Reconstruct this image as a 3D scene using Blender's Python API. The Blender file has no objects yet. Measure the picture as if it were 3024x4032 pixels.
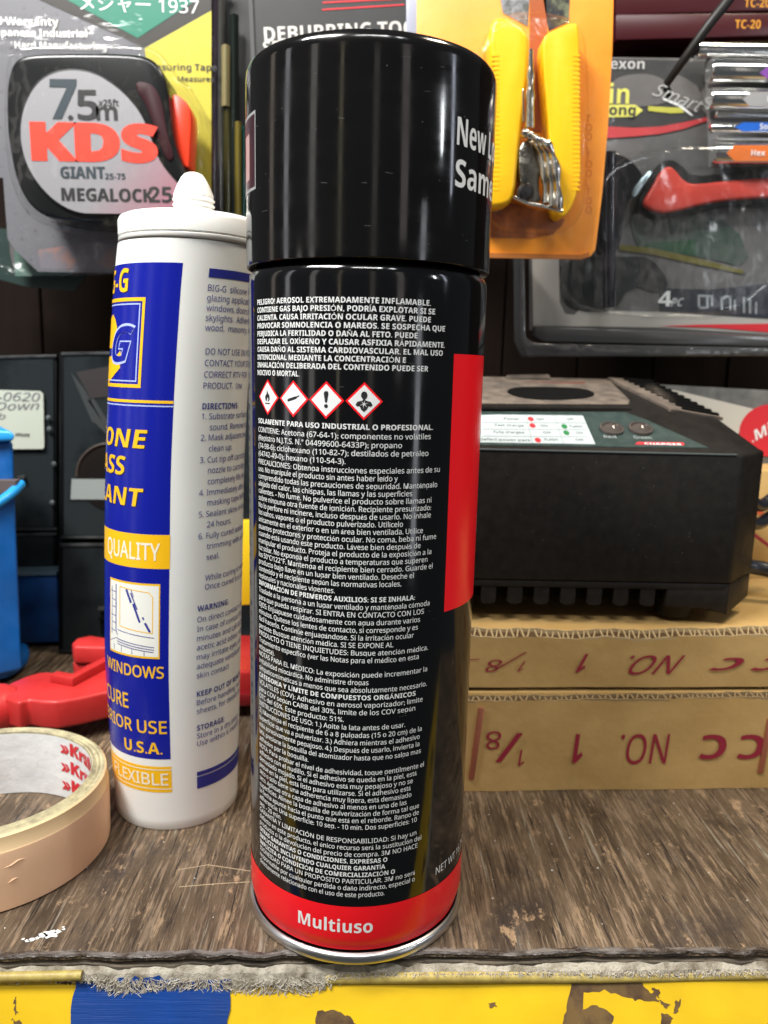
import bpy, bmesh, math, random
import numpy as np
from mathutils import Vector
random.seed(7); rng = np.random.default_rng(7)
S = bpy.context.scene; C = S.collection
PI = math.pi
# ------------------------------------------------------------------ camera (millimetres fitted from the photograph)
F, PITCH, ROLL, YAW, CAMY, CAMZ = 3137.6, .1778, .0244, .0263, -230.13, 164.46
cp, sp = math.cos(PITCH), math.sin(PITCH)
FW = np.array([math.sin(YAW)*cp, math.cos(YAW)*cp, -sp]); RT = np.array([math.cos(YAW), -math.sin(YAW), 0.]); UPV = np.cross(RT, FW)
RT, UPV = RT*math.cos(ROLL)+UPV*math.sin(ROLL), -RT*math.sin(ROLL)+UPV*math.cos(ROLL)
CO = np.array([0., CAMY, CAMZ])
cam = bpy.data.cameras.new("camera"); camo = bpy.data.objects.new("camera", cam); C.objects.link(camo); S.camera = camo
from mathutils import Matrix
M = Matrix(((RT[0], UPV[0], -FW[0], 0), (RT[1], UPV[1], -FW[1], CAMY*.001), (RT[2], UPV[2], -FW[2], CAMZ*.001), (0, 0, 0, 1)))
camo.matrix_world = M
cam.sensor_fit = 'VERTICAL'; cam.sensor_height = 5.46; cam.sensor_width = 4.096; cam.lens = 5.46*F/4032
cam.clip_start = .01; cam.clip_end = 20
cam.dof.use_dof = True; cam.dof.focus_distance = .222; cam.dof.aperture_fstop = 2.8
# ------------------------------------------------------------------ world and lamps
W = bpy.data.worlds.new("World"); S.world = W; W.use_nodes = True
W.node_tree.nodes["Background"].inputs[0].default_value = (.86, .95, 1, 1)
W.node_tree.nodes["Background"].inputs[1].default_value = .06
def lamp(name, loc, target, sx, sy, power, col=(1, .97, .93)):
    l = bpy.data.lights.new(name, 'AREA'); l.shape = 'RECTANGLE'; l.size = sx; l.size_y = sy; l.energy = power; l.color = col
    o = bpy.data.objects.new(name, l); C.objects.link(o); o.location = loc
    o.rotation_euler = (Vector(target)-Vector(loc)).to_track_quat('-Z', 'Y').to_euler(); return o
lamp("ceiling_lamp", (-.33, -.20, .74), (-.06, .03, .06), .30, .10, 8.5, (1, .985, .96))
lamp("ceiling_lamp", (-.02, -.80, 1.25), (0, .05, .1), .50, .07, 5.0, (1, .99, .97))
lamp("ceiling_lamp", (.42, .05, .95), (.1, .15, .12), .20, .08, 4.0, (1, .88, .70))
lamp("ceiling_lamp", (.30, -.55, .95), (0, 0, .2), .06, .05, .5, (.93, .96, 1))
lamp("ceiling_lamp", (.16, -.62, 1.1), (0, 0, .2), .06, .05, .5, (.95, .97, 1))
def mirror_lamp(th, z, dist, sx, sy, power, col, r=.0334):   # unseen narrow lamp added to put a mirrored streak on the can at angle th
    t = math.radians(th); p = np.array([r*math.sin(t), -r*math.cos(t), z*.001]); d = p-CO*.001; n = np.array([math.sin(t), -math.cos(t), 0]); q = d-2*(d@n)*n; q /= np.linalg.norm(q)
    return lamp("added_streak_lamp", tuple(p+q*dist), tuple(p), sx, sy, power, col)
mirror_lamp(30.5, 224, .75, .022, .10, .42, (.92, .96, 1))
mirror_lamp(36, 228, .8, .03, .30, .22, (.8, .85, 1))
mirror_lamp(14, 215, .9, .10, .5, .14, (1, .88, .84))
mirror_lamp(-37, 200, .8, .07, .6, .28, (.95, .95, 1))
mirror_lamp(-24, 200, .8, .08, .6, .20, (1, .95, .88))
mirror_lamp(-12, 205, .8, .04, .6, .07, (1, .88, .6))
mirror_lamp(-46, 200, .8, .07, .6, .12, (1, .85, .7))
mirror_lamp(-30, 120, .8, .07, .5, .14, (.95, .92, .88), .033)
mirror_lamp(2, 200, .9, .07, .6, .06, (1, .9, .8))
mirror_lamp(23, 150, .8, .07, .4, .26, (.9, .93, 1), .033)
S.view_settings.view_transform = 'Standard'; S.view_settings.look = 'None'; S.view_settings.exposure = .38; S.view_settings.gamma = 1
S.render.engine = 'CYCLES'; S.cycles.max_bounces = 8; S.cycles.transparent_max_bounces = 16
# ------------------------------------------------------------------ geometry of the lens: pixel -> point on a real plane (mm)
def ray(x, y): return FW + RT*(x-1512)/F - UPV*(y-2016)/F
def UY(x, y, Y): d = ray(x, y); t = (Y-CO[1])/d[1]; return CO+t*d
def UG(x, y, z=0): d = ray(x, y); t = (z-CO[2])/d[2]; return CO+t*d
def UP(x, y, p, n): d = ray(x, y); n = np.array(n, float); t = ((np.array(p)-CO)@n)/(d@n); return CO+t*d
# ------------------------------------------------------------------ materials
MATS = {}
def mat(name, col, rough=.5, metal=0, spec=.5, noise=None, bump=None, coat=0, alpha=None, sub=None, smudge=None):
    """noise=(scale, second colour, contrast lo, hi, (sx,sy,sz)); bump=(scale, strength, dist_mm, (sx,sy,sz))"""
    if name in MATS: return MATS[name]
    m = bpy.data.materials.new(name); m.use_nodes = True; N = m.node_tree.nodes; L = m.node_tree.links
    b = N["Principled BSDF"]; b.inputs["Base Color"].default_value = (*col, 1); b.inputs["Roughness"].default_value = rough
    b.inputs["Metallic"].default_value = metal; b.inputs["Specular IOR Level"].default_value = spec; b.inputs["Coat Weight"].default_value = coat
    b.inputs["Coat Roughness"].default_value = .06
    if sub: b.inputs["Subsurface Weight"].default_value = sub; b.inputs["Subsurface Scale"].default_value = .003
    tc = N.new("ShaderNodeTexCoord")
    def nz(scale, st, detail=5):
        mp = N.new("ShaderNodeMapping"); mp.inputs["Scale"].default_value = st; L.new(tc.outputs["Object"], mp.inputs[0])
        t = N.new("ShaderNodeTexNoise"); t.inputs["Scale"].default_value = scale; t.inputs["Detail"].default_value = detail; t.inputs["Roughness"].default_value = .62
        L.new(mp.outputs[0], t.inputs[0]); return t.outputs[0]
    if noise:
        o = nz(noise[0], noise[4] if len(noise) > 4 else (1, 1, 1)); r = N.new("ShaderNodeValToRGB")
        r.color_ramp.elements[0].position = noise[2]; r.color_ramp.elements[1].position = noise[3]
        r.color_ramp.elements[0].color = (*noise[1], 1); r.color_ramp.elements[1].color = (*col, 1)
        L.new(o, r.inputs[0]); L.new(r.outputs[0], b.inputs["Base Color"])
    if smudge:                                          # (scale, low, high): uneven gloss from handling
        o = nz(smudge[0], smudge[3] if len(smudge) > 3 else (1, 1, 1), 8); mr = N.new("ShaderNodeMapRange"); mr.inputs[1].default_value = .35; mr.inputs[2].default_value = .68; mr.inputs[3].default_value = smudge[1]; mr.inputs[4].default_value = smudge[2]
        L.new(o, mr.inputs[0]); L.new(mr.outputs[0], b.inputs["Roughness"])
    if bump:
        o = nz(bump[0], bump[3] if len(bump) > 3 else (1, 1, 1)); bn = N.new("ShaderNodeBump"); bn.inputs["Strength"].default_value = bump[1]
        bn.inputs["Distance"].default_value = bump[2]*.001; L.new(o, bn.inputs["Height"]); L.new(bn.outputs[0], b.inputs["Normal"])
    MATS[name] = m; return m
def film(name, tint=(1, 1, 1), refl=.09, rough=.08, wav=.5, dens=0.0):
    """thin clear plastic: mostly see-through with wavy reflections"""
    if name in MATS: return MATS[name]
    m = bpy.data.materials.new(name); m.use_nodes = True; N = m.node_tree.nodes; L = m.node_tree.links
    for n in list(N): N.remove(n)
    o = N.new("ShaderNodeOutputMaterial"); t = N.new("ShaderNodeBsdfTransparent"); t.inputs[0].default_value = (*tint, 1)
    g = N.new("ShaderNodeBsdfGlossy"); g.inputs["Roughness"].default_value = rough
    d = N.new("ShaderNodeBsdfDiffuse"); d.inputs[0].default_value = (.75, .78, .8, 1)
    fr = N.new("ShaderNodeLayerWeight"); fr.inputs[0].default_value = .3
    pw = N.new("ShaderNodeMath"); pw.operation = 'POWER'; pw.inputs[1].default_value = 3.0; L.new(fr.outputs[1], pw.inputs[0])
    ad = N.new("ShaderNodeMath"); ad.operation = 'MULTIPLY_ADD'; ad.inputs[1].default_value = .55; ad.inputs[2].default_value = refl*.5; L.new(pw.outputs[0], ad.inputs[0])
    mx = N.new("ShaderNodeMixShader"); L.new(ad.outputs[0], mx.inputs[0]); L.new(t.outputs[0], mx.inputs[1]); L.new(g.outputs[0], mx.inputs[2])
    m2 = N.new("ShaderNodeMixShader"); m2.inputs[0].default_value = dens; L.new(mx.outputs[0], m2.inputs[1]); L.new(d.outputs[0], m2.inputs[2])
    tc = N.new("ShaderNodeTexCoord"); nt = N.new("ShaderNodeTexNoise"); nt.inputs["Scale"].default_value = 60; L.new(tc.outputs["Object"], nt.inputs[0])
    bn = N.new("ShaderNodeBump"); bn.inputs["Strength"].default_value = wav; bn.inputs["Distance"].default_value = .002; L.new(nt.outputs[0], bn.inputs["Height"])
    L.new(bn.outputs[0], g.inputs["Normal"]); L.new(bn.outputs[0], fr.inputs["Normal"]); L.new(m2.outputs[0], o.inputs[0])
    MATS[name] = m; return m
# ------------------------------------------------------------------ object helpers (all coordinates in mm)
BASE = {}
def thing(name, label, cat, base=(0, 0, 0), group=None):
    o = bpy.data.objects.new(name, None); C.objects.link(o); o.location = [v*.001 for v in base]; o.empty_display_size = .02
    o["label"] = label; o["category"] = cat
    if group: o["group"] = group
    BASE[o.name] = np.array(base, float); return o
def build(name, V, Fc, m, parent=None, smooth=False, bevel=0, kind=None, label=None, mats=None, ang=40, bseg=2):
    V = np.asarray(V, float); base = np.zeros(3)
    if parent is not None: base = BASE[parent.name]
    me = bpy.data.meshes.new(name); me.from_pydata([tuple(v) for v in (V-base)*.001], [], [tuple(f) for f in Fc]); me.validate()
    me.materials.append(m)
    if mats:
        for x in mats[0]: me.materials.append(x)
        for p, i in zip(me.polygons, mats[1]): p.material_index = i
    bm = bmesh.new(); bm.from_mesh(me); bmesh.ops.recalc_face_normals(bm, faces=bm.faces)
    if bevel:
        bmesh.ops.remove_doubles(bm, verts=bm.verts, dist=1e-7)
        ed = [e for e in bm.edges if len(e.link_faces) == 2 and e.calc_face_angle(0) > .5]
        bmesh.ops.bevel(bm, geom=ed, offset=bevel*.001, segments=bseg, profile=.5, affect='EDGES', clamp_overlap=True)
    bm.to_mesh(me); bm.free()
    if smooth or bevel: me.shade_smooth(); me.set_sharp_from_angle(angle=math.radians(ang))
    o = bpy.data.objects.new(name, me); C.objects.link(o)
    BASE[o.name] = base
    if parent is not None: o.parent = parent
    if kind: o["kind"] = kind
    if label: o["label"] = label
    return o
def tag(o, label, cat, group=None):
    o["label"] = label; o["category"] = cat
    if group: o["group"] = group
    return o
def prism(name, P, vec, m, parent=None, **k):
    P = np.asarray(P, float); n = len(P); V = np.vstack([P, P+np.array(vec, float)])
    Fc = [list(range(n)), list(range(2*n-1, n-1, -1))]+[[i, (i+1) % n, n+(i+1) % n, n+i] for i in range(n)]
    return build(name, V, Fc, m, parent, **k)
def box(name, a, b, m, parent=None, **k):
    P = [(a[0], a[1], a[2]), (b[0], a[1], a[2]), (b[0], a[1], b[2]), (a[0], a[1], b[2])]
    return prism(name, P, (0, b[1]-a[1], 0), m, parent, **k)
def away(x, y, Y, t): d = ray(x, y); return d/d[1]*t
def pp(name, px, Y, t, m, parent=None, **k):          # outline seen in the picture, standing on the real plane y=Y, t mm thick
    sl = k.pop('slant', 0)
    return prism(name, [UY(x, y, Y) for x, y in px], (t*sl, t, 0), m, parent, **k)
def chaikin(P, n=2):
    P = [np.array(p, float) for p in P]
    for _ in range(n):
        Q = []
        for i in range(len(P)):
            a, b = P[i], P[(i+1) % len(P)]; Q += [a*.75+b*.25, a*.25+b*.75]
        P = Q
    return P
def lathe(name, prof, c, m, parent=None, seg=96, axis=None, smooth=True, closed=True, **k):
    V = []; n = len(prof)
    for i in range(seg):
        a = 2*PI*i/seg
        for r, z in prof: V.append((c[0]+r*math.sin(a), c[1]-r*math.cos(a), c[2]+z))
    if axis is not None:
        q = Vector((0, 0, 1)).rotation_difference(Vector(axis)); V = [tuple(np.array(c)+np.array(q @ Vector(np.array(v)-np.array(c)))) for v in V]
    Fc = [[i*n+j, ((i+1) % seg)*n+j, ((i+1) % seg)*n+j+1, i*n+j+1] for i in range(seg) for j in range(n-1)]
    return build(name, V, Fc, m, parent, smooth=smooth, **k)
def tube(name, P, r, m, parent=None, seg=10, **k):
    P = [np.array(p, float) for p in P]
    if len(P) > 2:                                     # Catmull-Rom
        Q = []
        E = [2*P[0]-P[1]]+P+[2*P[-1]-P[-2]]
        for i in range(1, len(E)-2):
            for t in np.linspace(0, 1, 7)[:-1]:
                a, b, c, d = E[i-1:i+3]; Q.append(.5*((2*b)+(-a+c)*t+(2*a-5*b+4*c-d)*t*t+(-a+3*b-3*c+d)*t**3))
        P = Q+[P[-1]]
    V = []; up = np.array([.13, .21, .97])
    for i, p in enumerate(P):
        t = P[min(i+1, len(P)-1)]-P[max(i-1, 0)]; t = t/np.linalg.norm(t); u = np.cross(t, up); u /= np.linalg.norm(u); v = np.cross(t, u)
        rr = r(i/(len(P)-1)) if callable(r) else r
        V += [p+rr*(u*math.cos(a)+v*math.sin(a)) for a in np.linspace(0, 2*PI, seg, endpoint=False)]
    n = len(P); Fc = [[i*seg+j, i*seg+(j+1) % seg, (i+1)*seg+(j+1) % seg, (i+1)*seg+j] for i in range(n-1) for j in range(seg)]
    Fc += [list(range(seg)), list(range(n*seg-1, (n-1)*seg-1, -1))]
    return build(name, V, Fc, m, parent, smooth=True, **k)
# ------------------------------------------------------------------ lettering
_tc = bpy.data.curves.new("type", 'FONT'); _to = bpy.data.objects.new("type", _tc); C.objects.link(_to); _CAP = None
def sans(s, b):                                        # upright sans-serif letters of the built-in typeface
    o = ""
    for c in s:
        if 'A' <= c <= 'Z': o += chr((0x1D5D4 if b else 0x1D5A0)+ord(c)-65)
        elif 'a' <= c <= 'z': o += chr((0x1D5EE if b else 0x1D5BA)+ord(c)-97)
        elif '0' <= c <= '9': o += chr((0x1D7EC if b else 0x1D7E2)+ord(c)-48)
        else: o += c
    return o
_G = {}
def glyphs(heavy):                                      # every character is filled once, then set like type
    if heavy in _G: return _G[heavy]
    base = "ABCDEFGHIJKLMNOPQRSTUVWXYZabcdefghijklmnopqrstuvwxyz0123456789"
    chars = [sans(c, 0) for c in base]+[sans(c, 1) for c in base]+list("-.,:;()/%!+&ÁÉÍÓÚÑáéíóúñäö»°メジャー")
    def fill(body):
        _tc.body = body; _tc.offset = heavy; _tc.space_line = 4; _tc.resolution_u = 3
        bpy.context.view_layer.update(); e = _to.evaluated_get(bpy.context.evaluated_depsgraph_get()); me = e.to_mesh()
        V = np.array([v.co[:] for v in me.vertices]).reshape(-1, 3)[:, :2]; Fq = [list(p.vertices) for p in me.polygons]; e.to_mesh_clear(); return V, Fq
    bar, _ = fill("|"); bw = bar[:, 0].max()-bar[:, 0].min(); bl = bar[:, 0].min()
    V, Fq = fill("\n".join(c+"|" for c in chars)); two, _ = fill("|\n|"); ls = two[:, 1].max()-bar[:, 1].max(); ls = bar[:, 1].max()-two[:, 1].min()-(bar[:, 1].max()-bar[:, 1].min())
    row = np.rint((V[:, 1]-.3)/-ls).astype(int); out = {}
    fr_ = [[] for _ in chars]
    for f in Fq: fr_[row[f[0]]].append(f)
    for i, c in enumerate(chars):
        idx = [k for f in fr_[i] for k in f]; mx = V[idx, 0].max(); keep = [f for f in fr_[i] if V[f, 0].min() < mx-bw-1e-4]
        ids = sorted({k for f in keep for k in f}); m_ = {k: j for j, k in enumerate(ids)}
        P = V[ids].copy(); P[:, 1] += i*ls; out[c] = (P, [[m_[k] for k in f] for f in keep], mx-bw-bl)
    out[" "] = (np.zeros((0, 2)), [], .26); _G[heavy] = out; return out
def T(s, cap, width=None, bold=0, shear=0, align='L', res=2, heavy=0):
    G_ = glyphs(heavy); C_ = glyphs(0)[sans("H", 1)][0][:, 1].max(); x = 0; V = []; Fq = []
    for c in sans(s, bold >= .008):
        P, f, adv = G_.get(c, G_[" "]); k = len(V); V += [(p[0]+x+shear*p[1], p[1]) for p in P]; Fq += [[j+k for j in q_] for q_ in f]; x += adv
    V = np.array(V)*(cap/C_); V[:, 0] -= V[:, 0].min()
    if width: V[:, 0] *= width/V[:, 0].max()
    if align == 'R': V[:, 0] -= V[:, 0].max()
    if align == 'C': V[:, 0] -= V[:, 0].max()/2
    return V, Fq
def strips(P, step=.8):                                 # cut a flat outline into narrow upright strips so that it wraps round
    def clip(Q, k, sgn):
        R_ = []
        for i in range(len(Q)):
            a, b = Q[i-1], Q[i]; ia, ib = sgn*(a[0]-k) >= 0, sgn*(b[0]-k) >= 0
            if ia != ib: t = (k-a[0])/(b[0]-a[0]); R_.append((k, a[1]+t*(b[1]-a[1])))
            if ib: R_.append(tuple(b))
        return R_
    x0, x1 = min(p[0] for p in P), max(p[0] for p in P); V = []; Fq = []; n = max(1, math.ceil((x1-x0)/step))
    if n == 1: return [tuple(p) for p in P], [list(range(len(P)))]
    for i in range(n):
        a = x0+(x1-x0)*i/n; b = x0+(x1-x0)*(i+1)/n; Q = clip(clip(P, a, 1), b, -1)
        if len(Q) > 2: Fq.append(list(range(len(V), len(V)+len(Q)))); V += Q
    return V, Fq
class Ink:                                             # gathers lettering and line work into one mesh
    def __init__(s): s.V = []; s.F = []
    def add(s, V, Fq, fn=None):
        if fn is not None and getattr(fn, "wrap", 0) and len(V) and np.ptp(np.array(V)[:, 0]) > 3:
            V2, F2 = [], []
            for f in Fq:
                a, b = strips([V[i] for i in f], fn.wrap); k = len(V2); V2 += a; F2 += [[i+k for i in q_] for q_ in b]
            V, Fq = V2, F2
        k = len(s.V)
        s.V += [tuple(fn(*v)) for v in V] if fn else [tuple(v) for v in V]; s.F += [[i+k for i in f] for f in Fq]
    def done(s, name, m, parent, **k): return build(name, s.V, s.F, m, parent, **k)
def plane_fn(x, y, Y, deg=0, lift=.15):                # lettering on the plane y=Y, starting at a picture point
    o = UY(x, y, Y); a = math.radians(deg)+ROLL
    return lambda u, v: (o[0]+u*math.cos(a)-v*math.sin(a), Y-lift, o[2]+u*math.sin(a)+v*math.cos(a))
def mmpp(Y): return (Y-CAMY)/F*1.02
def ptext(name, s, x, y, cap, Y, m, parent, w=None, deg=0, lift=.15, **k):   # cap and w in picture pixels
    q = mmpp(Y); V, Fq = T(s, cap*q, w*q if w else None, **k); i = Ink(); i.add(V, Fq, plane_fn(x, y, Y, deg, lift)); return i.done(name, m, parent)

# ================================================================== materials in use
wood = bpy.data.materials.new("worn_wood"); wood.use_nodes = True
def wood_nodes(m):
    N = m.node_tree.nodes; L = m.node_tree.links; b = N["Principled BSDF"]; tc = N.new("ShaderNodeTexCoord")
    def nz(sc, st, det=6, ro=.6):
        mp = N.new("ShaderNodeMapping"); mp.inputs["Scale"].default_value = st; L.new(tc.outputs["Object"], mp.inputs[0])
        t = N.new("ShaderNodeTexNoise"); t.inputs["Scale"].default_value = sc; t.inputs["Detail"].default_value = det; t.inputs["Roughness"].default_value = ro
        L.new(mp.outputs[0], t.inputs[0]); return t.outputs[0]
    def ramp(i, a, ca, z, cz):
        r = N.new("ShaderNodeValToRGB"); r.color_ramp.elements[0].position = a; r.color_ramp.elements[0].color = (*ca, 1); r.color_ramp.elements[1].position = z; r.color_ramp.elements[1].color = (*cz, 1); L.new(i, r.inputs[0]); return r.outputs[0]
    def mix(f, a, c, mode='MIX'):
        x = N.new("ShaderNodeMix"); x.data_type = 'RGBA'; x.blend_type = mode
        if isinstance(f, float): x.inputs[0].default_value = f
        else: L.new(f, x.inputs[0])
        L.new(a, x.inputs[6]) if not isinstance(a, tuple) else setattr(x.inputs[6], "default_value", (*a, 1))
        L.new(c, x.inputs[7]) if not isinstance(c, tuple) else setattr(x.inputs[7], "default_value", (*c, 1))
        return x.outputs[2]
    streak = nz(640, (1, .055, 1), 5, .7); patch = nz(85, (1, .35, 1)); blotch = nz(17, (1, .6, 1), 4); fine = nz(1900, (1, .10, 1), 4)
    c = ramp(patch, .36, (.056, .037, .022), .66, (.150, .102, .060))
    c = mix(ramp(streak, .50, (0, 0, 0), .60, (1, 1, 1)), c, ramp(blotch, .35, (.20, .145, .098), .65, (.27, .19, .125)))
    c = mix(ramp(nz(300, (1, .12, 1), 5, .7), .58, (0, 0, 0), .64, (1, 1, 1)), c, (.31, .215, .13))
    c = mix(ramp(nz(430, (1, .04, 1), 4), .62, (0, 0, 0), .68, (.9, .9, .9)), c, (.30, .27, .21))
    c = mix(ramp(nz(700, (1, .05, 1), 5, .7), .57, (0, 0, 0), .62, (1, 1, 1)), c, (.030, .020, .015))
    c = mix(ramp(nz(30, (1, .7, 1), 6, .7), .53, (0, 0, 0), .66, (.85, .85, .85)), c, (.038, .028, .024))
    c = mix(ramp(nz(60, (1, .5, 1), 7, .75), .60, (0, 0, 0), .64, (.9, .9, .9)), c, (.40, .27, .16))
    c = mix(ramp(nz(130, (1, .75, 1), 8, .8), .60, (0, 0, 0), .63, (.8, .8, .8)), c, (.30, .205, .125))
    c = mix(.5, c, ramp(fine, .3, (.35, .33, .3), .7, (1, 1, 1)), 'MULTIPLY')
    L.new(c, b.inputs["Base Color"]); r = N.new("ShaderNodeMapRange"); L.new(patch, r.inputs[0]); r.inputs[3].default_value = .34; r.inputs[4].default_value = .75; L.new(r.outputs[0], b.inputs["Roughness"])
    bn = N.new("ShaderNodeBump"); bn.inputs["Strength"].default_value = .8; bn.inputs["Distance"].default_value = .0008; L.new(streak, bn.inputs["Height"]); L.new(bn.outputs[0], b.inputs["Normal"])
wood_nodes(wood)
blackgloss = mat("black_lacquer", (.004, .004, .0045), .11, spec=.5, bump=(900, .04, .05, (1, 1, .05)), smudge=(60, .05, .15))
capgloss = mat("black_cap_plastic", (.005, .0045, .0045), .14, spec=.5, bump=(500, .08, .06, (1, 1, .04)), smudge=(45, .06, .17, (1, 1, 2.5)))
silver = mat("tinplate", (.62, .61, .60), .28, 1)
redprint = mat("red_print", (.92, .010, .018), .25, spec=.4)
whiteink = mat("white_ink", (.78, .79, .78), .4)
blackink = mat("black_ink", (.012, .012, .013), .5)
tubewhite = mat("white_tube_plastic", (.80, .80, .765), .32, spec=.4, sub=.1)
nozwhite = mat("white_nozzle_plastic", (.86, .86, .82), .4, sub=.15)
blueprint = mat("blue_print", (.005, .011, .28), .25, spec=.4)
navyink = mat("navy_ink", (.02, .026, .25), .45)
yelprint = mat("yellow_print", (.90, .50, .008), .35)
paleblue = mat("pale_blue_ink", (.42, .50, .86), .4)
tanboard = mat("kraft_cardboard", (.54, .35, .135), .8, spec=.2, noise=(38, (.44, .275, .095), .3, .7), bump=(45, .5, 1.5))
flutec = mat("cardboard_cut_edge", (.46, .34, .18), .85, spec=.1)
fluted = mat("flute_shade_brown", (.10, .06, .03), .9, spec=.1)
maroonink = mat("maroon_ink", (.28, .012, .030), .6)
redink = mat("red_ink", (.62, .02, .03), .5)
staplem = mat("copper_staple_wire", (.55, .20, .12), .38, .7)
chargerb = mat("charger_black_plastic", (.008, .0068, .006), .5, spec=.15, smudge=(50, .4, .6), noise=(220, (.016, .014, .012), .35, .75), bump=(2600, .12, .05))
chargert = mat("dusty_charger_top", (.17, .135, .105), .7, noise=(120, (.075, .06, .05), .35, .65))
chargerd = mat("vent_black", (.003, .003, .003), .7, spec=.1)
teal = mat("dark_teal_label", (.010, .028, .027), .45, noise=(200, (.03, .055, .05), .3, .6))
redplast = mat("red_clamp_plastic", (.52, .030, .028), .42, spec=.4, noise=(40, (.44, .022, .022), .3, .7), smudge=(80, .3, .55))
blackrub = mat("black_rubber", (.007, .007, .007), .5, spec=.25)
blueplast = mat("blue_bin_plastic", (.003, .095, .34), .42, noise=(30, (.002, .07, .26), .3, .7), smudge=(60, .3, .6))
peach = mat("peach_masking_tape", (.86, .56, .35), .55, spec=.25, noise=(45, (.82, .51, .30), .3, .7), bump=(160, .35, .5, (1, 1, .25)))
creamtape = mat("cream_tape_lip", (.86, .62, .34), .5)
tapeside = mat("dirty_tape_side", (.50, .44, .26), .7, noise=(160, (.25, .215, .13), .35, .6))
paperwhite = mat("white_core_paper", (.80, .80, .78), .45, noise=(60, (.62, .63, .64), .25, .6), bump=(55, .7, 1.2))
walldark = mat("dark_wall_board", (.008, .0045, .003), .8, spec=.1, noise=(90, (.012, .007, .005), .3, .7, (1, 1, .1)))
clear = film("clear_blister_plastic", (1, 1, 1), .07, .10, 1.0, 0); clearhaze = film("hazy_clear_plastic", (.98, .99, .99), .05, .12, .8, .003)

# ================================================================== shelf top (the setting)
nx = 90
edge = [(-230+460*i/nx, -28.2+.016*(i*460/nx-230)+ (0.35*math.sin(i*.9)+.25*math.sin(i*2.3+1)+rng.uniform(-.55, .45))) for i in range(nx+1)]
def shelf_strip(name, off, depth, zt, zb, m, jitter):
    V = []; e2 = [(x, y+off+rng.uniform(-jitter, jitter)) for x, y in edge]
    for x, y in e2: V += [(x, y, zt), (x, y, zb), (x, y+depth, zt), (x, y+depth, zb)]
    Fc = []
    for i in range(nx):
        a = 4*i; b = a+4
        Fc += [[a, a+1, b+1, b], [a, b, b+2, a+2], [a+1, a+3, b+3, b+1], [a+2, b+2, b+3, a+3]]
    return V, Fc
V = []; ys = [0]
for x, y in edge: V += [(x, y, -1.7), (x, y, -.25+rng.uniform(-.12, .05)), (x, y+1.3, 0), (x, 262, 0), (x, 262, -12)]
Fc = [[5*i+j, 5*i+5+j, 5*i+6+j, 5*i+1+j] for i in range(nx) for j in range(4)]
build("workbench_top", V, Fc, wood, smooth=False, kind="structure")
ply = mat("weathered_plywood_edge", (.085, .062, .040), .85, noise=(700, (.018, .013, .010), .35, .6, (.12, 1, 1)), bump=(600, .8, .8, (.1, 1, 1)))
V, Fc = shelf_strip("p", .5, 20, -1.2, -4.6, ply, .35); build("workbench_edge", V, Fc, ply, kind="structure")

lip = mat("torn_lip_highlight", (.17, .15, .135), .28, noise=(240, (.045, .032, .024), .40, .58, (.5, 1, 1)), bump=(700, 1, .6, (.4, 1, 1)))  # torn wood lip, its highlight put into the grey colour
V = []; rr0 = np.random.default_rng(11); h_ = 0
for i in range(301):
    x = -150+i; h_ = .75*h_+rr0.uniform(-.16, .22); hh = max(0, .1+h_*.35+.15*math.sin(x*.11)); y = float(np.interp(x, [e[0] for e in edge], [e[1] for e in edge]))
    V += [(x, y+1.5+rr0.uniform(-.5, .6), -.02), (x, y+.8, .04+hh*.5), (x, y-.1+rr0.uniform(-.2, .2), .05+hh*.45), (x, y-.35+rr0.uniform(-.3, .2), -.5), (x, y+.7, -1.3-.3*rr0.random())]
build("workbench_lip", V, [[5*i+j, 5*i+5+j, 5*i+6+j, 5*i+1+j] for i in range(300) for j in range(4)], lip, smooth=True, kind="structure")
V, Fc = shelf_strip("q", -.5, 20, -2.9, -3.7, ply, .3); build("plywood_layer", V, Fc, mat("grey_ply_layer", (.15, .12, .085), .8, noise=(500, (.035, .028, .018), .35, .6, (.12, 1, 1)), bump=(600, .8, .8, (.1, 1, 1))), kind="structure")

# ragged cloth fringe stapled under the edge, yellow front sheet, blue tape patch
yel = bpy.data.materials.new("scuffed_yellow_tarpaulin"); yel.use_nodes = True
def yel_nodes(m, c0, c1, wear, thr):
    N = m.node_tree.nodes; L = m.node_tree.links; b = N["Principled BSDF"]; tc = N.new("ShaderNodeTexCoord")
    def nz(s, d=5, st=(1, 1, 1)):
        mp = N.new("ShaderNodeMapping"); mp.inputs["Scale"].default_value = st; L.new(tc.outputs["Object"], mp.inputs[0])
        t = N.new("ShaderNodeTexNoise"); t.inputs["Scale"].default_value = s; t.inputs["Detail"].default_value = d; L.new(mp.outputs[0], t.inputs[0]); return t.outputs[0]
    r = N.new("ShaderNodeValToRGB"); r.color_ramp.elements[0].position = .3; r.color_ramp.elements[0].color = (*c0, 1); r.color_ramp.elements[1].position = .7; r.color_ramp.elements[1].color = (*c1, 1); L.new(nz(35), r.inputs[0])
    w = N.new("ShaderNodeValToRGB"); w.color_ramp.elements[0].position = thr; w.color_ramp.elements[1].position = thr+.02; L.new(nz(38, 9), w.inputs[0])
    x = N.new("ShaderNodeMix"); x.data_type = 'RGBA'; L.new(w.outputs[0], x.inputs[0]); L.new(r.outputs[0], x.inputs[6]); x.inputs[7].default_value = (*wear, 1)
    L.new(x.outputs[2], b.inputs["Base Color"]); b.inputs["Roughness"].default_value = .42
    bn = N.new("ShaderNodeBump"); bn.inputs["Strength"].default_value = .5; bn.inputs["Distance"].default_value = .0006; L.new(nz(70, 4), bn.inputs["Height"]); L.new(bn.outputs[0], b.inputs["Normal"])
yel_nodes(yel, (.56, .35, .004), (.70, .46, .006), (.11, .06, .02), .645)
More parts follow.
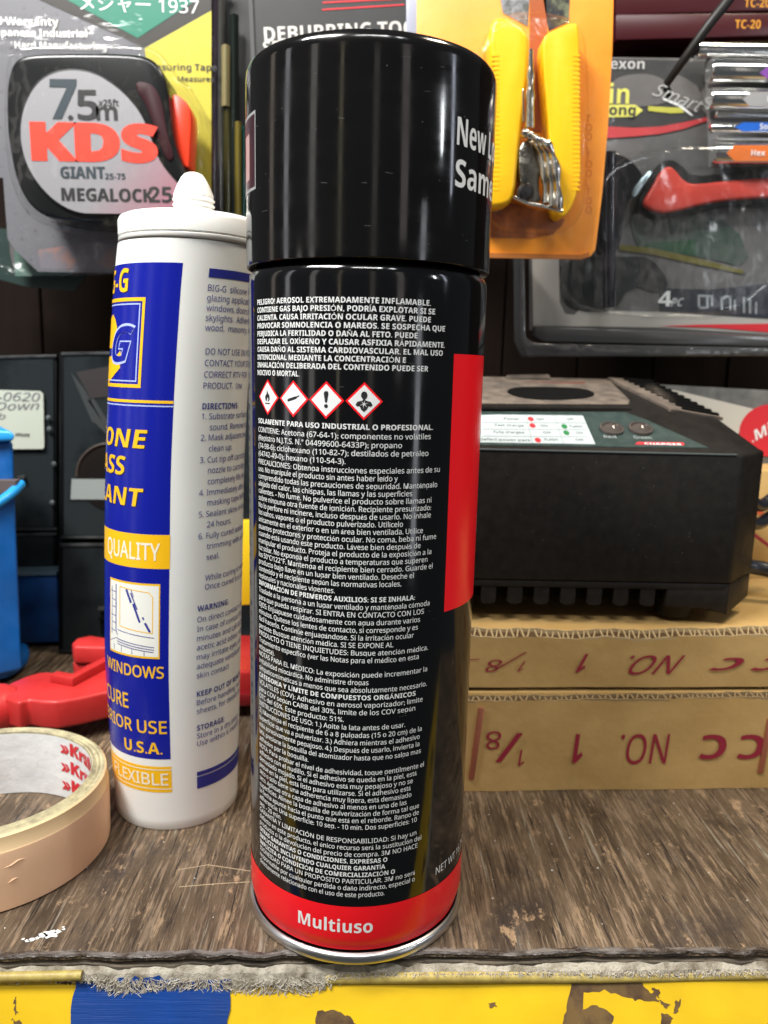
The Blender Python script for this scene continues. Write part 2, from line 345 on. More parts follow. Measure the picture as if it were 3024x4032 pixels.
tarp = thing("tarpaulin", "scuffed yellow plastic sheet hanging down the front of the bench edge", "tarpaulin", (0, -33, -10))
def ysheet(x, z): return -30.0+.016*x+.3*math.sin(x*.05)+.25*math.sin(x*.13+z*.2)-.62*(-6.0-z)
def hang(x0, x1, yo, z0, z1, nxx=40, nz_=14, amp=.9, ph=0):
    V = []; Fc = []
    for j in range(nz_+1):
        for i in range(nxx+1):
            x = x0+(x1-x0)*i/nxx; z = z0+(z1-z0)*j/nz_
            V.append((x, ysheet(x, z)+yo, z))
    for j in range(nz_):
        for i in range(nxx): a = j*(nxx+1)+i; Fc.append([a, a+1, a+nxx+2, a+nxx+1])
    return V, Fc
V, Fc = hang(-230, 230, .3, -5.6, -70); build("front_sheet", V, Fc, yel, tarp, smooth=True)
patchm = mat("ribbed_blue_tape", (.002, .042, .22), .4, bump=(1500, .5, .25, (.02, 1, 1)), noise=(45, (.002, .030, .16), .3, .62))
xa, xb = UY(292, 3900, -33)[0], UY(905, 3900, -33)[0]
V, Fc = hang(xa, xb, -.25, -5.9, -70, 26, 30, 1.1, .8)
V = [(x+(.5*rng.uniform(-1, 1) if i % 27 in (0, 26) else 0), y-(.5 if i < 27 else 0), z+(rng.uniform(-.9, .9)-.8*math.sin(i*.35) if i < 27 else 0)) for i, (x, y, z) in enumerate(V)]
build("blue_tape_patch", V, Fc, patchm, tarp, smooth=True, label="ribbed blue tape patch on the yellow sheet")
wearm = mat("brown_worn_backing", (.13, .075, .02), .7, noise=(160, (.05, .022, .01), .35, .6))
def sheetmap(lift): return lambda u, v: (u, ysheet(u, v)+.3-lift, v)
def onsheet(px):
    o_ = []
    for x, y in px:
        p_ = UP(x, y, (0, ysheet(0, -6), -6), (-.016, 1, -.62)); o_.append((p_[0], p_[2]))
    return o_
def ragged(P, n=5, a=.35):
    Q = []
    for i in range(len(P)):
        p, q_ = np.array(P[i]), np.array(P[(i+1) % len(P)])
        for k in range(n): Q.append(tuple(p+(q_-p)*k/n+rng.uniform(-a, a, 2)))
    return Q
for P in ([(2262, 3862), (2400, 3856), (2520, 3862), (2550, 3900), (2600, 3952), (2500, 3940), (2380, 3905), (2300, 3912), (2280, 4060), (2210, 4060), (2235, 3960)], [(2290, 3975), (2350, 3965), (2420, 4000), (2400, 4060), (2280, 4060)], [(2450, 3905), (2540, 3890), (2560, 3925), (2500, 3945)], [(2570, 3890), (2600, 3895), (2595, 3930), (2572, 3925)], [(2590, 3940), (2640, 3960), (2625, 3975)], [(2660, 3945), (2685, 3935), (2665, 4000), (2655, 3990)], [(2610, 3990), (2650, 4010), (2640, 4060), (2600, 4060)], [(1250, 3990), (1330, 3985), (1380, 4010), (1420, 4060), (1240, 4060)], [(1925, 3965), (1955, 3955), (1958, 3972), (1935, 3975)], [(215, 3860), (280, 3862), (275, 3885), (220, 3880)], [(40, 4020), (80, 4030), (90, 4060), (60, 4050)], [(52, 3940), (60, 3935), (64, 4000), (56, 4000)]):
    g = Ink(); V, Fq = strips(ragged(onsheet(P)), .7); g.add(V, Fq, sheetmap(.08)); g.done("worn_spot", wearm, tarp)
yelroll = mat("yellow_sheet_hem", (.46, .36, .10), .5, noise=(300, (.30, .22, .06), .35, .65, (1, 1, 1)), bump=(1200, .6, .3, (1, .1, .1)))
tube("rolled_hem", [(x, -30.9+.016*x, -4.6+.3*math.sin(x*.07)) for x in np.linspace(-230, -76, 14)], lambda t: 1.35, yelroll, tarp)
tube("rolled_hem", [(x, -30.2+.016*x, -6.6+.3*math.sin(x*.06)) for x in np.linspace(-8, 230, 18)], lambda t: 1.5+.2*math.sin(t*9), yelroll, tarp)
# fringe
cloth = mat("frayed_grey_cloth", (.46, .42, .34), .9, spec=.1, noise=(130, (.13, .105, .07), .36, .60), bump=(1500, .9, .5))
fr = Ink(); n = 400
def kmid(x): return max(0, min(1, (x+76)/12, (-2-x)/10))
Vc = []
for i in range(n+1):
    x = -230+460*i/n; k_ = kmid(x); lo = -5.9-(2.0+.9*math.sin(x*.55)*.6+.5*math.sin(x*1.7))*k_-.7*rng.random()
    Vc += [(x, -28.8+.016*x, -3.1+.15*math.sin(i)), (x, -30.2+.016*x+rng.uniform(-.25, .25), -4.6+rng.uniform(-.2, .2)), (x, -30.9-.6*k_+.016*x+rng.uniform(-.3, .3), lo)]
fr.add(Vc, [[3*i+j, 3*i+3+j, 3*i+4+j, 3*i+1+j] for i in range(n) for j in range(2)])
ft = Ink()
for i in range(4200):                                   # single threads
    x = rng.uniform(-150, 150); k_ = kmid(x)
    if rng.random() > .45+.55*k_: continue
    L_ = rng.uniform(.7, 2.3)*(.7+.7*k_); y = -30.8-.55*k_+.016*x; z = -3.9-.8*k_-rng.random()*(1.6+3.0*k_); y -= .12*(-4-z); a = rng.uniform(-.6, .6)+.5*math.sin(x*.3); w = rng.uniform(.06, .15)
    p = [(x, y, z)]
    for k in range(3): a += rng.uniform(-.6, .6); q = p[-1]; p.append((q[0]+math.sin(a)*L_/3, q[1]-rng.uniform(-.05, .3), q[2]-math.cos(a)*L_/3))
    Vt = []
    for q in p: Vt += [(q[0]-w, q[1], q[2]), (q[0], q[1]-w*1.4, q[2]), (q[0]+w, q[1], q[2])]
    ft.add(Vt, [[3*k+j, 3*k+j+1, 3*k+3+j+1, 3*k+3+j] for k in range(3) for j in range(2)])
fringe = mat("pale_loose_threads", (.50, .46, .38), .9, spec=.1, noise=(300, (.30, .26, .20), .35, .6))
o = fr.done("cloth_fringe", cloth, None, kind="stuff"); tag(o, "frayed grey cloth fringe along the front edge of the bench", "cloth")
o["kind"] = "stuff"
BASE[o.name] = np.zeros(3); ft.done("loose_threads", fringe, o, kind="stuff")
# white paint splash and a few crumbs on the bench
splash = mat("white_paint", (.75, .76, .72), .5)
c0 = UG(200, 3678, .0); spl = Ink()
for (dx, dy, r) in [(0, 0, 2.0), (-2.0, -.6, 1.2), (1.6, .8, 1.1), (-4.4, -2.4, 1.0), (-5.6, -2.9, .7), (3.0, 1.9, .5), (-7.0, -2.2, .45), (2.6, 2.9, .35), (1.8, -1.0, .5), (-3.2, -1.8, .7)]:
    k = 14; P = [(c0[0]+dx+r*(1+.35*rng.uniform(-1, 1))*math.cos(2*PI*i/k), c0[1]+dy+.8*r*(1+.35*rng.uniform(-1, 1))*math.sin(2*PI*i/k), .12) for i in range(k)]
    spl.add(P, [list(range(k))])
tag(spl.done("paint_splash", splash, None), "dried splash of white paint on the bench near its front edge", "paint")
crumb = Ink()
for i in range(46):
    x, y = rng.uniform(-110, 130), rng.uniform(-24, 55); r = rng.uniform(.15, .45)
    crumb.add([(x-r, y, .1), (x, y-r, .05), (x+r, y, .1), (x, y+r, .1), (x, y, .1+r)], [[0, 1, 4], [1, 2, 4], [2, 3, 4], [3, 0, 4]])
tag(crumb.done("dust_crumbs", mat("crumb", (.45, .42, .36), .9), None, kind="stuff"), "pale crumbs of dust scattered over the worn bench", "dust")
ck = Ink()
for k in range(26):
    x = rng.uniform(-118, 118); y = rng.uniform(-26, 20); ln_ = rng.uniform(4, 22); V = []; m_ = 8; xx = x
    for i in range(m_+1): xx += rng.uniform(-.18, .18); w = .16*math.sin(PI*i/m_)+.02; V += [(xx-w, y+ln_*i/m_, .03), (xx+w, y+ln_*i/m_, .03)]
    ck.add(V, [[2*i, 2*i+1, 2*i+3, 2*i+2] for i in range(m_)])
ck.done("bench_cracks", mat("crack_dark", (.008, .006, .005), .9), None, kind="structure")
# thin scratches beside the can
scr = Ink()
for P in ([(700, 3425), (820, 3405), (985, 3430)], [(705, 3492), (850, 3480), (985, 3472)]):
    Q = [UG(x, y, .06) for x, y in P]; w = .16
    scr.add([(q[0], q[1]+s, q[2]) for q in Q for s in (-w, w)], [[0, 1, 3, 2], [2, 3, 5, 4]])
scr.done("bench_scratches", mat("scratch", (.42, .32, .20), .8), None, kind="structure")

# ================================================================== aerosol can
can = thing("aerosol_can", "tall black spray adhesive can with red base band and white print at the bench edge", "spray can")
Rb = 33.0
lathe("body", [(0, 1.6), (26, 1.6), (29, .3), (31.6, 3.0), (31.9, 4.6), (32.5, 6.3), (33, 8.6), (33, 186.0), (32.9, 187.3), (32.5, 188.5), (31.8, 189.3), (30.6, 189.9), (0, 190.0)], (0, 0, 0), blackgloss, can, seg=160)
lathe("bottom_rim", [(28.6, .4), (30, 0), (32.6, 0), (33.4, .5), (33.65, 1.4), (33.6, 2.6), (33.1, 3.2), (32.4, 3.4), (31.9, 3.0)], (0, 0, 0), silver, can, seg=160)
lathe("red_band", [(31.97, 4.0), (32.0, 4.6), (32.6, 6.3), (33.06, 8.6), (33.06, 18.2)], (0, 0, 0), redprint, can, seg=160)
capo = lathe("cap", [(31.0, 190.6), (33.1, 190.35), (33.28, 190.5), (33.35, 190.9), (33.35, 237.4), (33.2, 238.7), (32.75, 239.8), (32.0, 240.6), (30.8, 241.1), (20, 241.5), (0, 241.6)], (0, 0, 0), capgloss, can, seg=160)
def cyl(th, z, r): a = math.radians(th); return (r*math.sin(a), -r*math.cos(a), z)
def wrapped(f, w=1.5): f.wrap = w; return f
def canmap(th0, z0, r=Rb+.07): a0 = math.radians(th0); return wrapped(lambda u, v: (r*math.sin(a0+u/r), -r*math.cos(a0+u/r), z0+v))
def shell(name, th0, th1, zf0, zf1, fn, m, parent, nt=24, nzz=2, **k):
    V = []; Fc = []
    for i in range(nt+1):
        th = th0+(th1-th0)*i/nt; a = zf0(th) if callable(zf0) else zf0; b = zf1(th) if callable(zf1) else zf1
        for j in range(nzz+1): V.append(fn(th, a+(b-a)*j/nzz))
    for i in range(nt):
        for j in range(nzz): q = i*(nzz+1)+j; Fc.append([q, q+nzz+1, q+nzz+2, q+1])
    return build(name, V, Fc, m, parent, smooth=True, **k)
shell("red_panel", 42.2, 128, 100.5, 168.6, lambda t, z: cyl(t, z, Rb+.05), redprint, can)
L1 = ["PELIGRO! AEROSOL EXTREMADAMENTE INFLAMABLE.", "CONTIENE GAS BAJO PRESIÓN, PODRÍA EXPLOTAR SI SE", "CALIENTA. CAUSA IRRITACIÓN OCULAR GRAVE. PUEDE", "PROVOCAR SOMNOLENCIA O MAREOS. SE SOSPECHA QUE", "PERJUDICA LA FERTILIDAD O DAÑA AL FETO. PUEDE", "DESPLAZAR EL OXÍGENO Y CAUSAR ASFIXIA RÁPIDAMENTE.", "CAUSA DAÑO AL SISTEMA CARDIOVASCULAR. EL MAL USO", "INTENCIONAL MEDIANTE LA CONCENTRACIÓN E", "INHALACIÓN DELIBERADA DEL CONTENIDO PUEDE SER", "NOCIVO O MORTAL."]
L1r = [28.2, 30.5, 28.5, 36.2, 22.2, 36.5, 35.5, 17.2, 28.0, -30.0]
ink = Ink()
for i, s in enumerate(L1):
    z = 179.9-i*1.982; V, Fq = T(s, 1.32, (L1r[i]+59.5)/180*PI*Rb, bold=.012, heavy=.002); ink.add(V, Fq, canmap(-59.5, z))
ink.done("warning_text", whiteink, can)
H = "|"
L2 = [(149.55, "SOLAMENTE PARA USO INDUSTRIAL O PROFESIONAL.", 31.5, 1), (147.25, "CONTIENE: Acetona (67-64-1); componentes no volátiles", 30.5, 0), (145.1, "(Registro N.J.T.S. N.° 04499600-6433P); propano", 16.5, 0), (143.0, "(74-98-6); ciclohexano (110-82-7); destilados de petróleo", 29.5, 0), (140.9, "(64742-49-0); hexano (110-54-3).", -8, 0)]
txt = """PRECAUCIONES: Obtenga instrucciones especiales antes de su|36.2
uso. No manipule el producto sin antes haber leído y|15
comprendido todas las precauciones de seguridad. Manténgalo|35
alejado del calor, las chispas, las llamas y las superficies|22
calientes. - No fume. No pulverice el producto sobre llamas ni|32
sobre ninguna otra fuente de ignición. Recipiente presurizado:|32
No lo perfore ni incinere, incluso después de usarlo. No inhale|32
los vahos, vapores o el producto pulverizado. Utilícelo|18
únicamente en el exterior o en un área bien ventilada. Utilice|28
guantes protectores y protección ocular. No coma, beba ni fume|35.5
cuando esté usando este producto. Lávese bien después de|27
manipular el producto. Proteja el producto de la exposición a la|33
luz solar. No exponga el producto a temperaturas que superen|31
los 50°C/122°F. Mantenga el recipiente bien cerrado. Guarde el|34
producto bajo llave en un lugar bien ventilado. Deseche el|24
contenido y el recipiente según las normativas locales,|18
regionales y nacionales vigentes.|-12
INFORMACIÓN DE PRIMEROS AUXILIOS: SI SE INHALA:|25
Traslade a la persona a un lugar ventilado y manténgala cómoda|33
para que pueda respirar. SI ENTRA EN CONTACTO CON LOS|30
OJOS: Enjuáguese cuidadosamente con agua durante varios|28
minutos. Quítese los lentes de contacto, si corresponde y es|27
fácil hacerlo. Continúe enjuagándose. Si la irritación ocular|25
persiste: Busque atención médica. SI SE EXPONE AL|15
PRODUCTO O TIENE INQUIETUDES: Busque atención médica.|33
Tratamiento específico (ver las Notas para el médico en esta|28
etiqueta).|-45
NOTAS PARA EL MÉDICO: La exposición puede incrementar la|33
irritabilidad miocárdica. No administre drogas|4
simpaticomiméticas a menos que sea absolutamente necesario.|33
CATEGORÍA Y LÍMITE DE COMPUESTOS ORGÁNICOS|27
VOLÁTILES (COV): Adhesivo en aerosol vaporizador; límite|31
para COV según CARB del 30%, límite de los COV según|27
OTC del 65%. Este producto: 51%.|-7
INSTRUCCIONES DE USO: 1.) Agite la lata antes de usar.|22
2.) Mantenga el recipiente de 6 a 8 pulgadas (15 o 20 cm) de la|31
superficie que va a pulverizar. 3.) Adhiera mientras el adhesivo|30
esté agresivamente pegajoso. 4.) Después de usarlo, invierta la|30
lata, presione la boquilla del atomizador hasta que no salga mas|31
adhesivo por la boquilla.|-24
NOTA: Para probar el nivel de adhesividad, toque gentilmente el|33
adhesivo con el nudillo. Si el adhesivo se queda en la piel, está|29
demasiado mojado. Si el adhesivo está muy pegajoso y no se|27
pegue en la piel, está listo para utilizarse. Si el adhesivo está|26
seco o solo tiene una adherencia muy ligera, está demasiado|26.5
seco. Aplique otra capa de adhesivo al menos en una de las|24
superficies. Alinee la boquilla de pulverización de forma tal que|31
la flecha apunte hacia el punto que está en el reborde. Rango de|31
adherencia: Una superficie: 10 seg. - 10 min. Dos superficies: 10|30
seg. - 20 min.|-40
GARANTÍA Y LIMITACIÓN DE RESPONSABILIDAD: Si hay un|30
defecto en este producto, el único recurso será la sustitución del|33
producto o la devolución del precio de compra. 3M NO HACE|31
OTRAS GARANTÍAS O CONDICIONES, EXPRESAS O|15
IMPLÍCITAS, INCLUYENDO CUALQUIER GARANTÍA|14
IMPLÍCITA O CONDICIÓN DE COMERCIALIZACIÓN O|19
IDONEIDAD PARA UN PROPÓSITO PARTICULAR. 3M no será|30
responsable por cualquier pérdida o daño indirecto, especial o|30
directamente relacionado con el uso de este producto.|14""".split("\n")
ax, az = [0, 16, 25, 27, 33, 38, 40, 48, 50, 58], [138.72, 107.46, 88.99, 85.03, 72.48, 61.78, 57.5, 41.52, 37.51, 21.26]
for i, s in enumerate(txt):
    a, b = s.split(H); L2.append((float(np.interp(i, ax, az)), a, float(b), 1 if a.isupper() else 0))
ink = Ink()
for z, s, r, b in L2:
    cap = 1.30 if b else 1.34
    V, Fq = T(s, cap, (r+58.8)/180*PI*Rb, bold=.014 if b else .006, heavy=.004); ink.add(V, Fq, canmap(-58.8, z))
ink.done("instruction_text", whiteink, can)
ink = Ink(); V, Fq = T("Multiuso", 3.85, 37.7/180*PI*Rb, bold=.018, res=5); ink.add(V, Fq, canmap(-29.1, 10.2, Rb+.11))
ink.done("band_lettering", whiteink, can)
ink = Ink(); V, Fq = T("NET WT 16.7 OZ", 2.3, 22, bold=.006); ink.add(V, Fq, canmap(43.6, 21.9)); ink.done("net_weight_text", whiteink, can)
ink = Ink(); rc = 33.45
V, Fq = T("New Look", 6.3, 29, bold=.03, res=5); ink.add(V, Fq, canmap(38.3, 218, rc)); V, Fq = T("Same", 6.3, 21.5, bold=.03, res=5); ink.add(V, Fq, canmap(38.1, 208.5, rc))
ink.done("cap_lettering", whiteink, can)
greyink = mat("grey_cap_print", (.30, .31, .31), .4); redcap = mat("dark_red_cap_print", (.16, .02, .03), .35)
for nm, a, b, z0, z1, m_ in (("emblem_frame", -60.2, -59.4, 208.4, 227, greyink), ("emblem_frame", -130, -60.2, 226.3, 227, greyink), ("emblem_frame", -130, -60.2, 208.4, 209.1, greyink)):
    shell(nm, a, b, z0, z1, lambda t, z: cyl(t, z, rc), m_, can, nt=12)
shell("emblem_field", -130, -60.2, 209.1, 226.3, lambda t, z: cyl(t, z, rc-.03), mat("emblem_dark", (.035, .012, .018), .3), can)
shell("emblem_stroke", -76, -67.5, 211.4, 222.5, lambda t, z: cyl(t, z, rc), mat("emblem_pink", (.42, .28, .27), .4), can, nt=6)
# white letter edges that peep round the red panel
ink = Ink()
for th, z0, z1 in ((79, 156, 163), (80.5, 141, 150), (80, 118, 124), (81, 106, 112)):
    V = []; 
    for i in range(5):
        for j in range(2): V.append(cyl(th+i*2, z0+(z1-z0)*j+(.8*i if j == 0 else -.8*i), Rb+.1))
    ink.add(V, [[2*i, 2*i+2, 2*i+3, 2*i+1] for i in range(4)])
ink.done("panel_lettering", whiteink, can)
sc_ = Ink(); r_ = np.random.default_rng(3)
for k in range(44):                                     # dust flecks and short scuffs
    th = r_.uniform(-62, 62); z = r_.uniform(192, 236) if k < 32 else r_.uniform(20, 185); w = r_.uniform(.06, .22) if k % 3 else r_.uniform(.4, 1.6); h = r_.uniform(.05, .14) if k % 3 else .045; rr_ = 33.38 if z > 190.5 else 33.05; a = r_.uniform(-.3, .3)
    sc_.add([(-w, -h), (w, -h+a*w), (w*.8, h+a*w), (-w*.7, h)], [[0, 1, 2, 3]], lambda u, v, th=th, z=z, rr_=rr_: cyl(th+math.degrees(u/33), z+v, rr_))
sc_.done("dust_flecks", mat("dust_fleck", (.08, .078, .075), .7), can, kind="stuff")
# pictograms
def flat(P, th0, z0, r, ink): ink.add(P, [list(range(len(P)))], canmap(th0, z0, r))
def disc(x, y, rx, ry, n=16): return [(x+rx*math.cos(2*PI*i/n), y+ry*math.sin(2*PI*i/n)) for i in range(n)]
def diamond(hw, hh, n=5):
    P = [(-hw, 0), (0, -hh), (hw, 0), (0, hh)]; Q = []
    for i in range(4):
        a, b = P[i], P[(i+1) % 4]; Q += [(a[0]+(b[0]-a[0])*k/n, a[1]+(b[1]-a[1])*k/n) for k in range(n)]
    return Q
def dia_mesh(hw, hh, r, th, z, n=8):
    V = [(hw*(u-v)/n, hh*(u+v-n)/n) for u in range(n+1) for v in range(n+1)]
    Fq = [[i*(n+1)+j, i*(n+1)+j+1, (i+1)*(n+1)+j+1, (i+1)*(n+1)+j] for i in range(n) for j in range(n)]
    k = Ink(); k.add(V, Fq, canmap(th, z, r)); return k
pics = [(-50.0, 4.58), (-33.3, 4.58), (-17.1, 4.62), (-.6, 4.62)]
for i, (th, hh) in enumerate(pics):
    z = 156.5; p = dia_mesh(4.62, hh, Rb+.06, th, z).done("hazard_pictogram", redprint, can)
    dia_mesh(3.95, hh-.68, Rb+.10, th, z).done("white_field", whiteink, p); s = Ink(); r = Rb+.14
    if i == 0:
        flat([(-1, -.9), (-1.15, 0), (-.75, .7), (-.62, .3), (-.35, 1.2), (-.25, 1.9), (.15, 1.1), (.4, .5), (.6, .9), (.95, .2), (1, -.5), (.6, -1.1), (.1, -1.2), (.35, -.6), (.05, 0), (-.3, -.7), (-.3, -1.2)], th, z+.1, r, s)
        flat([(-1.1, -1.75), (1.1, -1.75), (1.1, -1.45), (-1.1, -1.45)], th, z, r, s)
    elif i == 1:
        flat([(-1.9, -.65), (-1.75, -.1), (.6, .62), (.95, .6), (1.2, .75), (1.9, .95), (1.95, .72), (1.25, .4), (1.1, .15), (.75, -.05), (-1.55, -.75)], th, z, r, s)
    elif i == 2:
        flat([(-.25, -.6), (-.62, 1.6), (-.5, 2.1), (0, 2.25), (.5, 2.1), (.62, 1.6), (.25, -.6)], th, z, r, s); flat(disc(0, -1.45, .5, .5), th, z, r, s)
    else:
        flat(disc(0, 1.45, .8, .95), th, z, r, s); flat([(-.3, .7), (-.35, .2), (-1.6, -.1), (-2.1, -.9), (-1.7, -1.3), (-1.1, -1.2), (-.7, -2.0), (0, -2.6), (.7, -2.0), (1.1, -1.2), (1.7, -1.3), (2.1, -.9), (1.6, -.1), (.35, .2), (.3, .7)], th, z, r, s)
    s.done("symbol", blackink, p)
    if i == 3:
        s = Ink()
        for a in range(6):
            a_ = a*PI/3+.3; c_, s_ = math.cos(a_), math.sin(a_); flat([(-.1*s_, .1*c_-.7), (1.15*c_, 1.15*s_-.7), (.1*s_, -.1*c_-.7)], th, z, Rb+.18, s)
        s.done("starburst", whiteink, p)

# ================================================================== silicone sealant tube (slightly bent and swollen)
tub = thing("sealant_tube", "white and blue silicone sealant cartridge with yellow lettering beside the black can", "sealant tube", (-67, 54, 0))
tz, tdx, tR = [0, 30, 62, 110, 130, 160, 194, 205, 212], [-2.2, -2.4, -2.3, -.7, 0, 2, 5, 6.7, 7.5], [22.4, 23.6, 24.4, 24.1, 23.8, 23.6, 23.5, 23.5, 23.5]
def sm(z, arr):   # smoothed interpolation
    return float(np.mean([np.interp(min(max(z+d, 0), 212), tz, arr) for d in (-9, -6, -3, 0, 3, 6, 9)])) if 9 < z < 203 else float(np.interp(z, tz, arr))
def tcyl(th, z, off=0): a = math.radians(th); r = sm(z, tR)+off; return (-67+sm(z, tdx)+r*math.sin(a), 54-r*math.cos(a), z)
def tubemap(th0, z0, off=.12): return wrapped(lambda u, v: tcyl(th0+math.degrees(u/23.9), z0+v, off), 1.3)
seg = 120; zz = [0.0]+list(np.linspace(.8, 203, 60)); V = [(-69.2, 54, 0.01)]; Fc = []
for k, z in enumerate(zz):
    V += [tcyl(360*i/seg, z, -.5 if k == 0 else 0) for i in range(seg)]
for k in range(len(zz)-1):
    for i in range(seg): a = 1+k*seg; Fc.append([a+i, a+(i+1) % seg, a+seg+(i+1) % seg, a+seg+i])
for i in range(seg): Fc.append([0, 1+(i+1) % seg, 1+i])
build("barrel", V, Fc, tubewhite, tub, smooth=True)
cx = -67+7.0
prof = [(23.0, 203.2), (23.5, 203.4), (23.9, 203.9), (23.9, 204.8), (23.3, 205.2), (23.9, 205.6), (23.9, 210.4), (23.3, 211.6), (22, 212.2), (8, 212.6), (0, 212.6)]
lathe("end_cap", prof, (cx, 54, 0), tubewhite, tub, seg=120)
pr_ = [(6.9, 212.3)]
for k in range(4): z = 212.6+k*1.75; pr_ += [(6.35, z), (7.05, z+.75), (6.35, z+1.5)]
pr_ += [(6.6, 219.6), (6.5, 220.6), (5.3, 223.4), (4.0, 225.8), (3.0, 226.9), (1.8, 227.4), (0, 227.5)]
lathe("threaded_nozzle", pr_, (cx+.8, 54, 0), nozwhite, tub, seg=64)
def tshell(name, a, b, z0, z1, off, m, nt=30, nzz=None, parent=tub): return shell(name, a, b, z0, z1, lambda t, z: tcyl(t, z, off), m, parent, nt=nt, nzz=nzz or max(1, int((z1-z0)/4)))
tshell("blue_panel", -150, 8.9, 28.1, 195.6, .05, blueprint, nt=50)
tshell("yellow_band", -150, 9.2, 96.9, 108.5, .09, yelprint, nt=40)
tshell("yellow_band", -150, 9.2, 15.3, 25.3, .06, yelprint, nt=40)
for nm, a, b, z0, z1, m_ in [("yellow_rule", -150, 8.6, 151.7, 152.6, yelprint), ("white_rule", -150, 8.7, 150.6, 151.0, paleblue),
    ("frame_line", -110, -18.2, 183.8, 184.9, yelprint), ("frame_line", -110, -18.2, 156.5, 157.6, yelprint), ("frame_line", -20.6, -18.2, 157.6, 183.8, yelprint),
    ("inner_frame_line", -110, -22.4, 182.7, 183.1, paleblue), ("inner_frame_line", -110, -22.4, 158.4, 158.8, paleblue), ("inner_frame_line", -23.4, -22.4, 158.8, 182.7, paleblue),
    ("blue_bar", 29, 120, 191.8, 194.5, navyink), ("blue_bar", 30.8, 120, 15.0, 19.6, navyink), ("blue_bar", 30.8, 120, 20.0, 21.6, navyink),
    ("band_rule", -150, 9.0, 23.9, 24.2, whiteink), ("band_rule", -150, 9.0, 16.5, 16.8, whiteink)]:
    tshell(nm, a, b, z0, z1, .12, m_)
ink = Ink()
def tt(s, cap, right, z, w=None, off=.13, **k): V, Fq = T(s, cap, w, align='R', res=4, **k); ink.add(V, Fq, tubemap(right, z, off))
cream_ink = mat("cream_white_ink", (.85, .80, .66), .5)
for s, cap, right, z, w, b in [("BIG-G", 7.3, -37.3, 186.8, 25, .035), ("SILICONE", 6.0, -10.6, 137, 50, .05), ("GLASS", 6.2, -29.8, 127.8, 30, .05), ("SEALANT", 6.0, -12.5, 117.7, 44, .05), ("WINDOWS", 4.1, 5.2, 58.4, 25.5, .0), ("CURE", 5.4, -27, 46.2, 14.6, .0), ("EXTERIOR USE", 4.6, 6.4, 37.9, 41, .0), ("U.S.A.", 4.3, 2.3, 30.1, 15.2, .01)]:
    sl_ = .13 if s in ("SILICONE", "GLASS", "SEALANT") else 0
    ink = Ink(); tt(s, cap, right, z, w, bold=b, heavy=.012 if not b else 0, shear=sl_); p = ink.done("yellow_word", yelprint, tub)
    if b > .03: ink = Ink(); tt(s, cap, right+.8, z-.22, w, off=.09, bold=b, shear=sl_); ink.done("word_shadow", blackink, p)
for s, cap, right, z, w in [("QUALITY", 5.7, 1.6, 99.8, 23.3), ("FLEXIBLE", 4.5, 6.2, 18.1, 25.5)]:
    ink = Ink(); tt(s, cap, right, z, w, bold=0, off=.15, heavy=.012); ink.done("cream_word", cream_ink, tub)
# house badge: yellow shape with a big outlined letter
b_ = Ink(); b_.add(*strips([(0, -1.5), (3.6, .6), (5.2, 1.6), (5.4, 6.2), (4.8, 7.2), (2, 5.0), (0, 5.6), (-8, 5), (-8, -5)]), tubemap(-54, 161, .12)); b_.done("badge_shape", yelprint, tub)
b_ = Ink(); b_.add(*strips([(-8, 0), (0, 0), (2.2, .8), (3.9, 3.5), (3.6, 6.6), (1.8, 9.2), (-1, 11), (-8, 9)]), tubemap(-58, 169, .12)); b_.done("badge_shape", yelprint, tub)
b_ = Ink(); V, Fq = T("G", 12.2, 13.6, bold=.06, shear=.3, align='R', res=6, heavy=.02); b_.add(V, Fq, tubemap(-25.6, 164.2, .15)); b_.done("badge_letter_outline", paleblue, tub)
b_ = Ink(); V, Fq = T("G", 11.3, 12.6, bold=.06, shear=.3, align='R', res=6); b_.add(V, Fq, tubemap(-26.9, 164.65, .18)); b_.done("badge_letter", blueprint, tub)
# window picture
p = tshell("window_picture", -48.9, 1.9, 65.4, 91.7, .12, yelprint)
ivory = mat("ivory_print", (.80, .80, .74), .4)
tshell("picture_field", -47.9, 0.9, 66.1, 91.0, .16, ivory, parent=p)
def quadT(P, m, nm): k = Ink(); k.add(P, [list(range(len(P)))], tubemap(-48, 66, .2)); return k
ln = Ink(); yl = Ink()
def seg_(x0, y0, x1, y1, w, ink_):
    d = math.hypot(x1-x0, y1-y0); nx_, ny_ = -(y1-y0)/d*w/2, (x1-x0)/d*w/2; n = max(1, int(d/2)); V = []
    for i in range(n+1): t = i/n; V += [(x0+(x1-x0)*t+nx_, y0+(y1-y0)*t+ny_), (x0+(x1-x0)*t-nx_, y0+(y1-y0)*t-ny_)]
    ink_.add(V, [[2*i, 2*i+1, 2*i+3, 2*i+2] for i in range(n)], tubemap(-48, 66, .2))
for a in [(3.6, 24, 3.6, 8, .45), (1.2, 23, 1.2, 6, .25), (3.6, 8, 4.4, 6, .3), (4.4, 8, 19, 6.8, .25), (4.2, 4.8, 19, 3.4, .28), (4.2, 3.9, 19, 2.5, .28), (4.4, 3.0, 18.8, 1.7, .28), (0.3, 3.4, 4.3, 5.2, .2), (2.6, 2.6, 2.6, .4, .2), (6.4, 2.8, 6.4, .4, .2), (11, 2.4, 11, .3, .2), (15.6, 2, 15.6, .3, .2)]: seg_(*a, ln)
for y in (21.5, 18.5, 16, 13, 10.4, 7.6): seg_(.6 if int(y) % 2 else 1.2, y, 3.6, y-.3, .25, ln)
for a in [(8.6, 23, 10.6, 18.5, .9), (10.4, 22, 13.0, 16.4, .5), (11.4, 18.3, 14.0, 12, .8), (10.6, 23, 11.6, 20.6, .3), (15, 14, 15.4, 13, .6), (15.8, 12, 17.6, 8.8, .8)]: seg_(*a, ln)
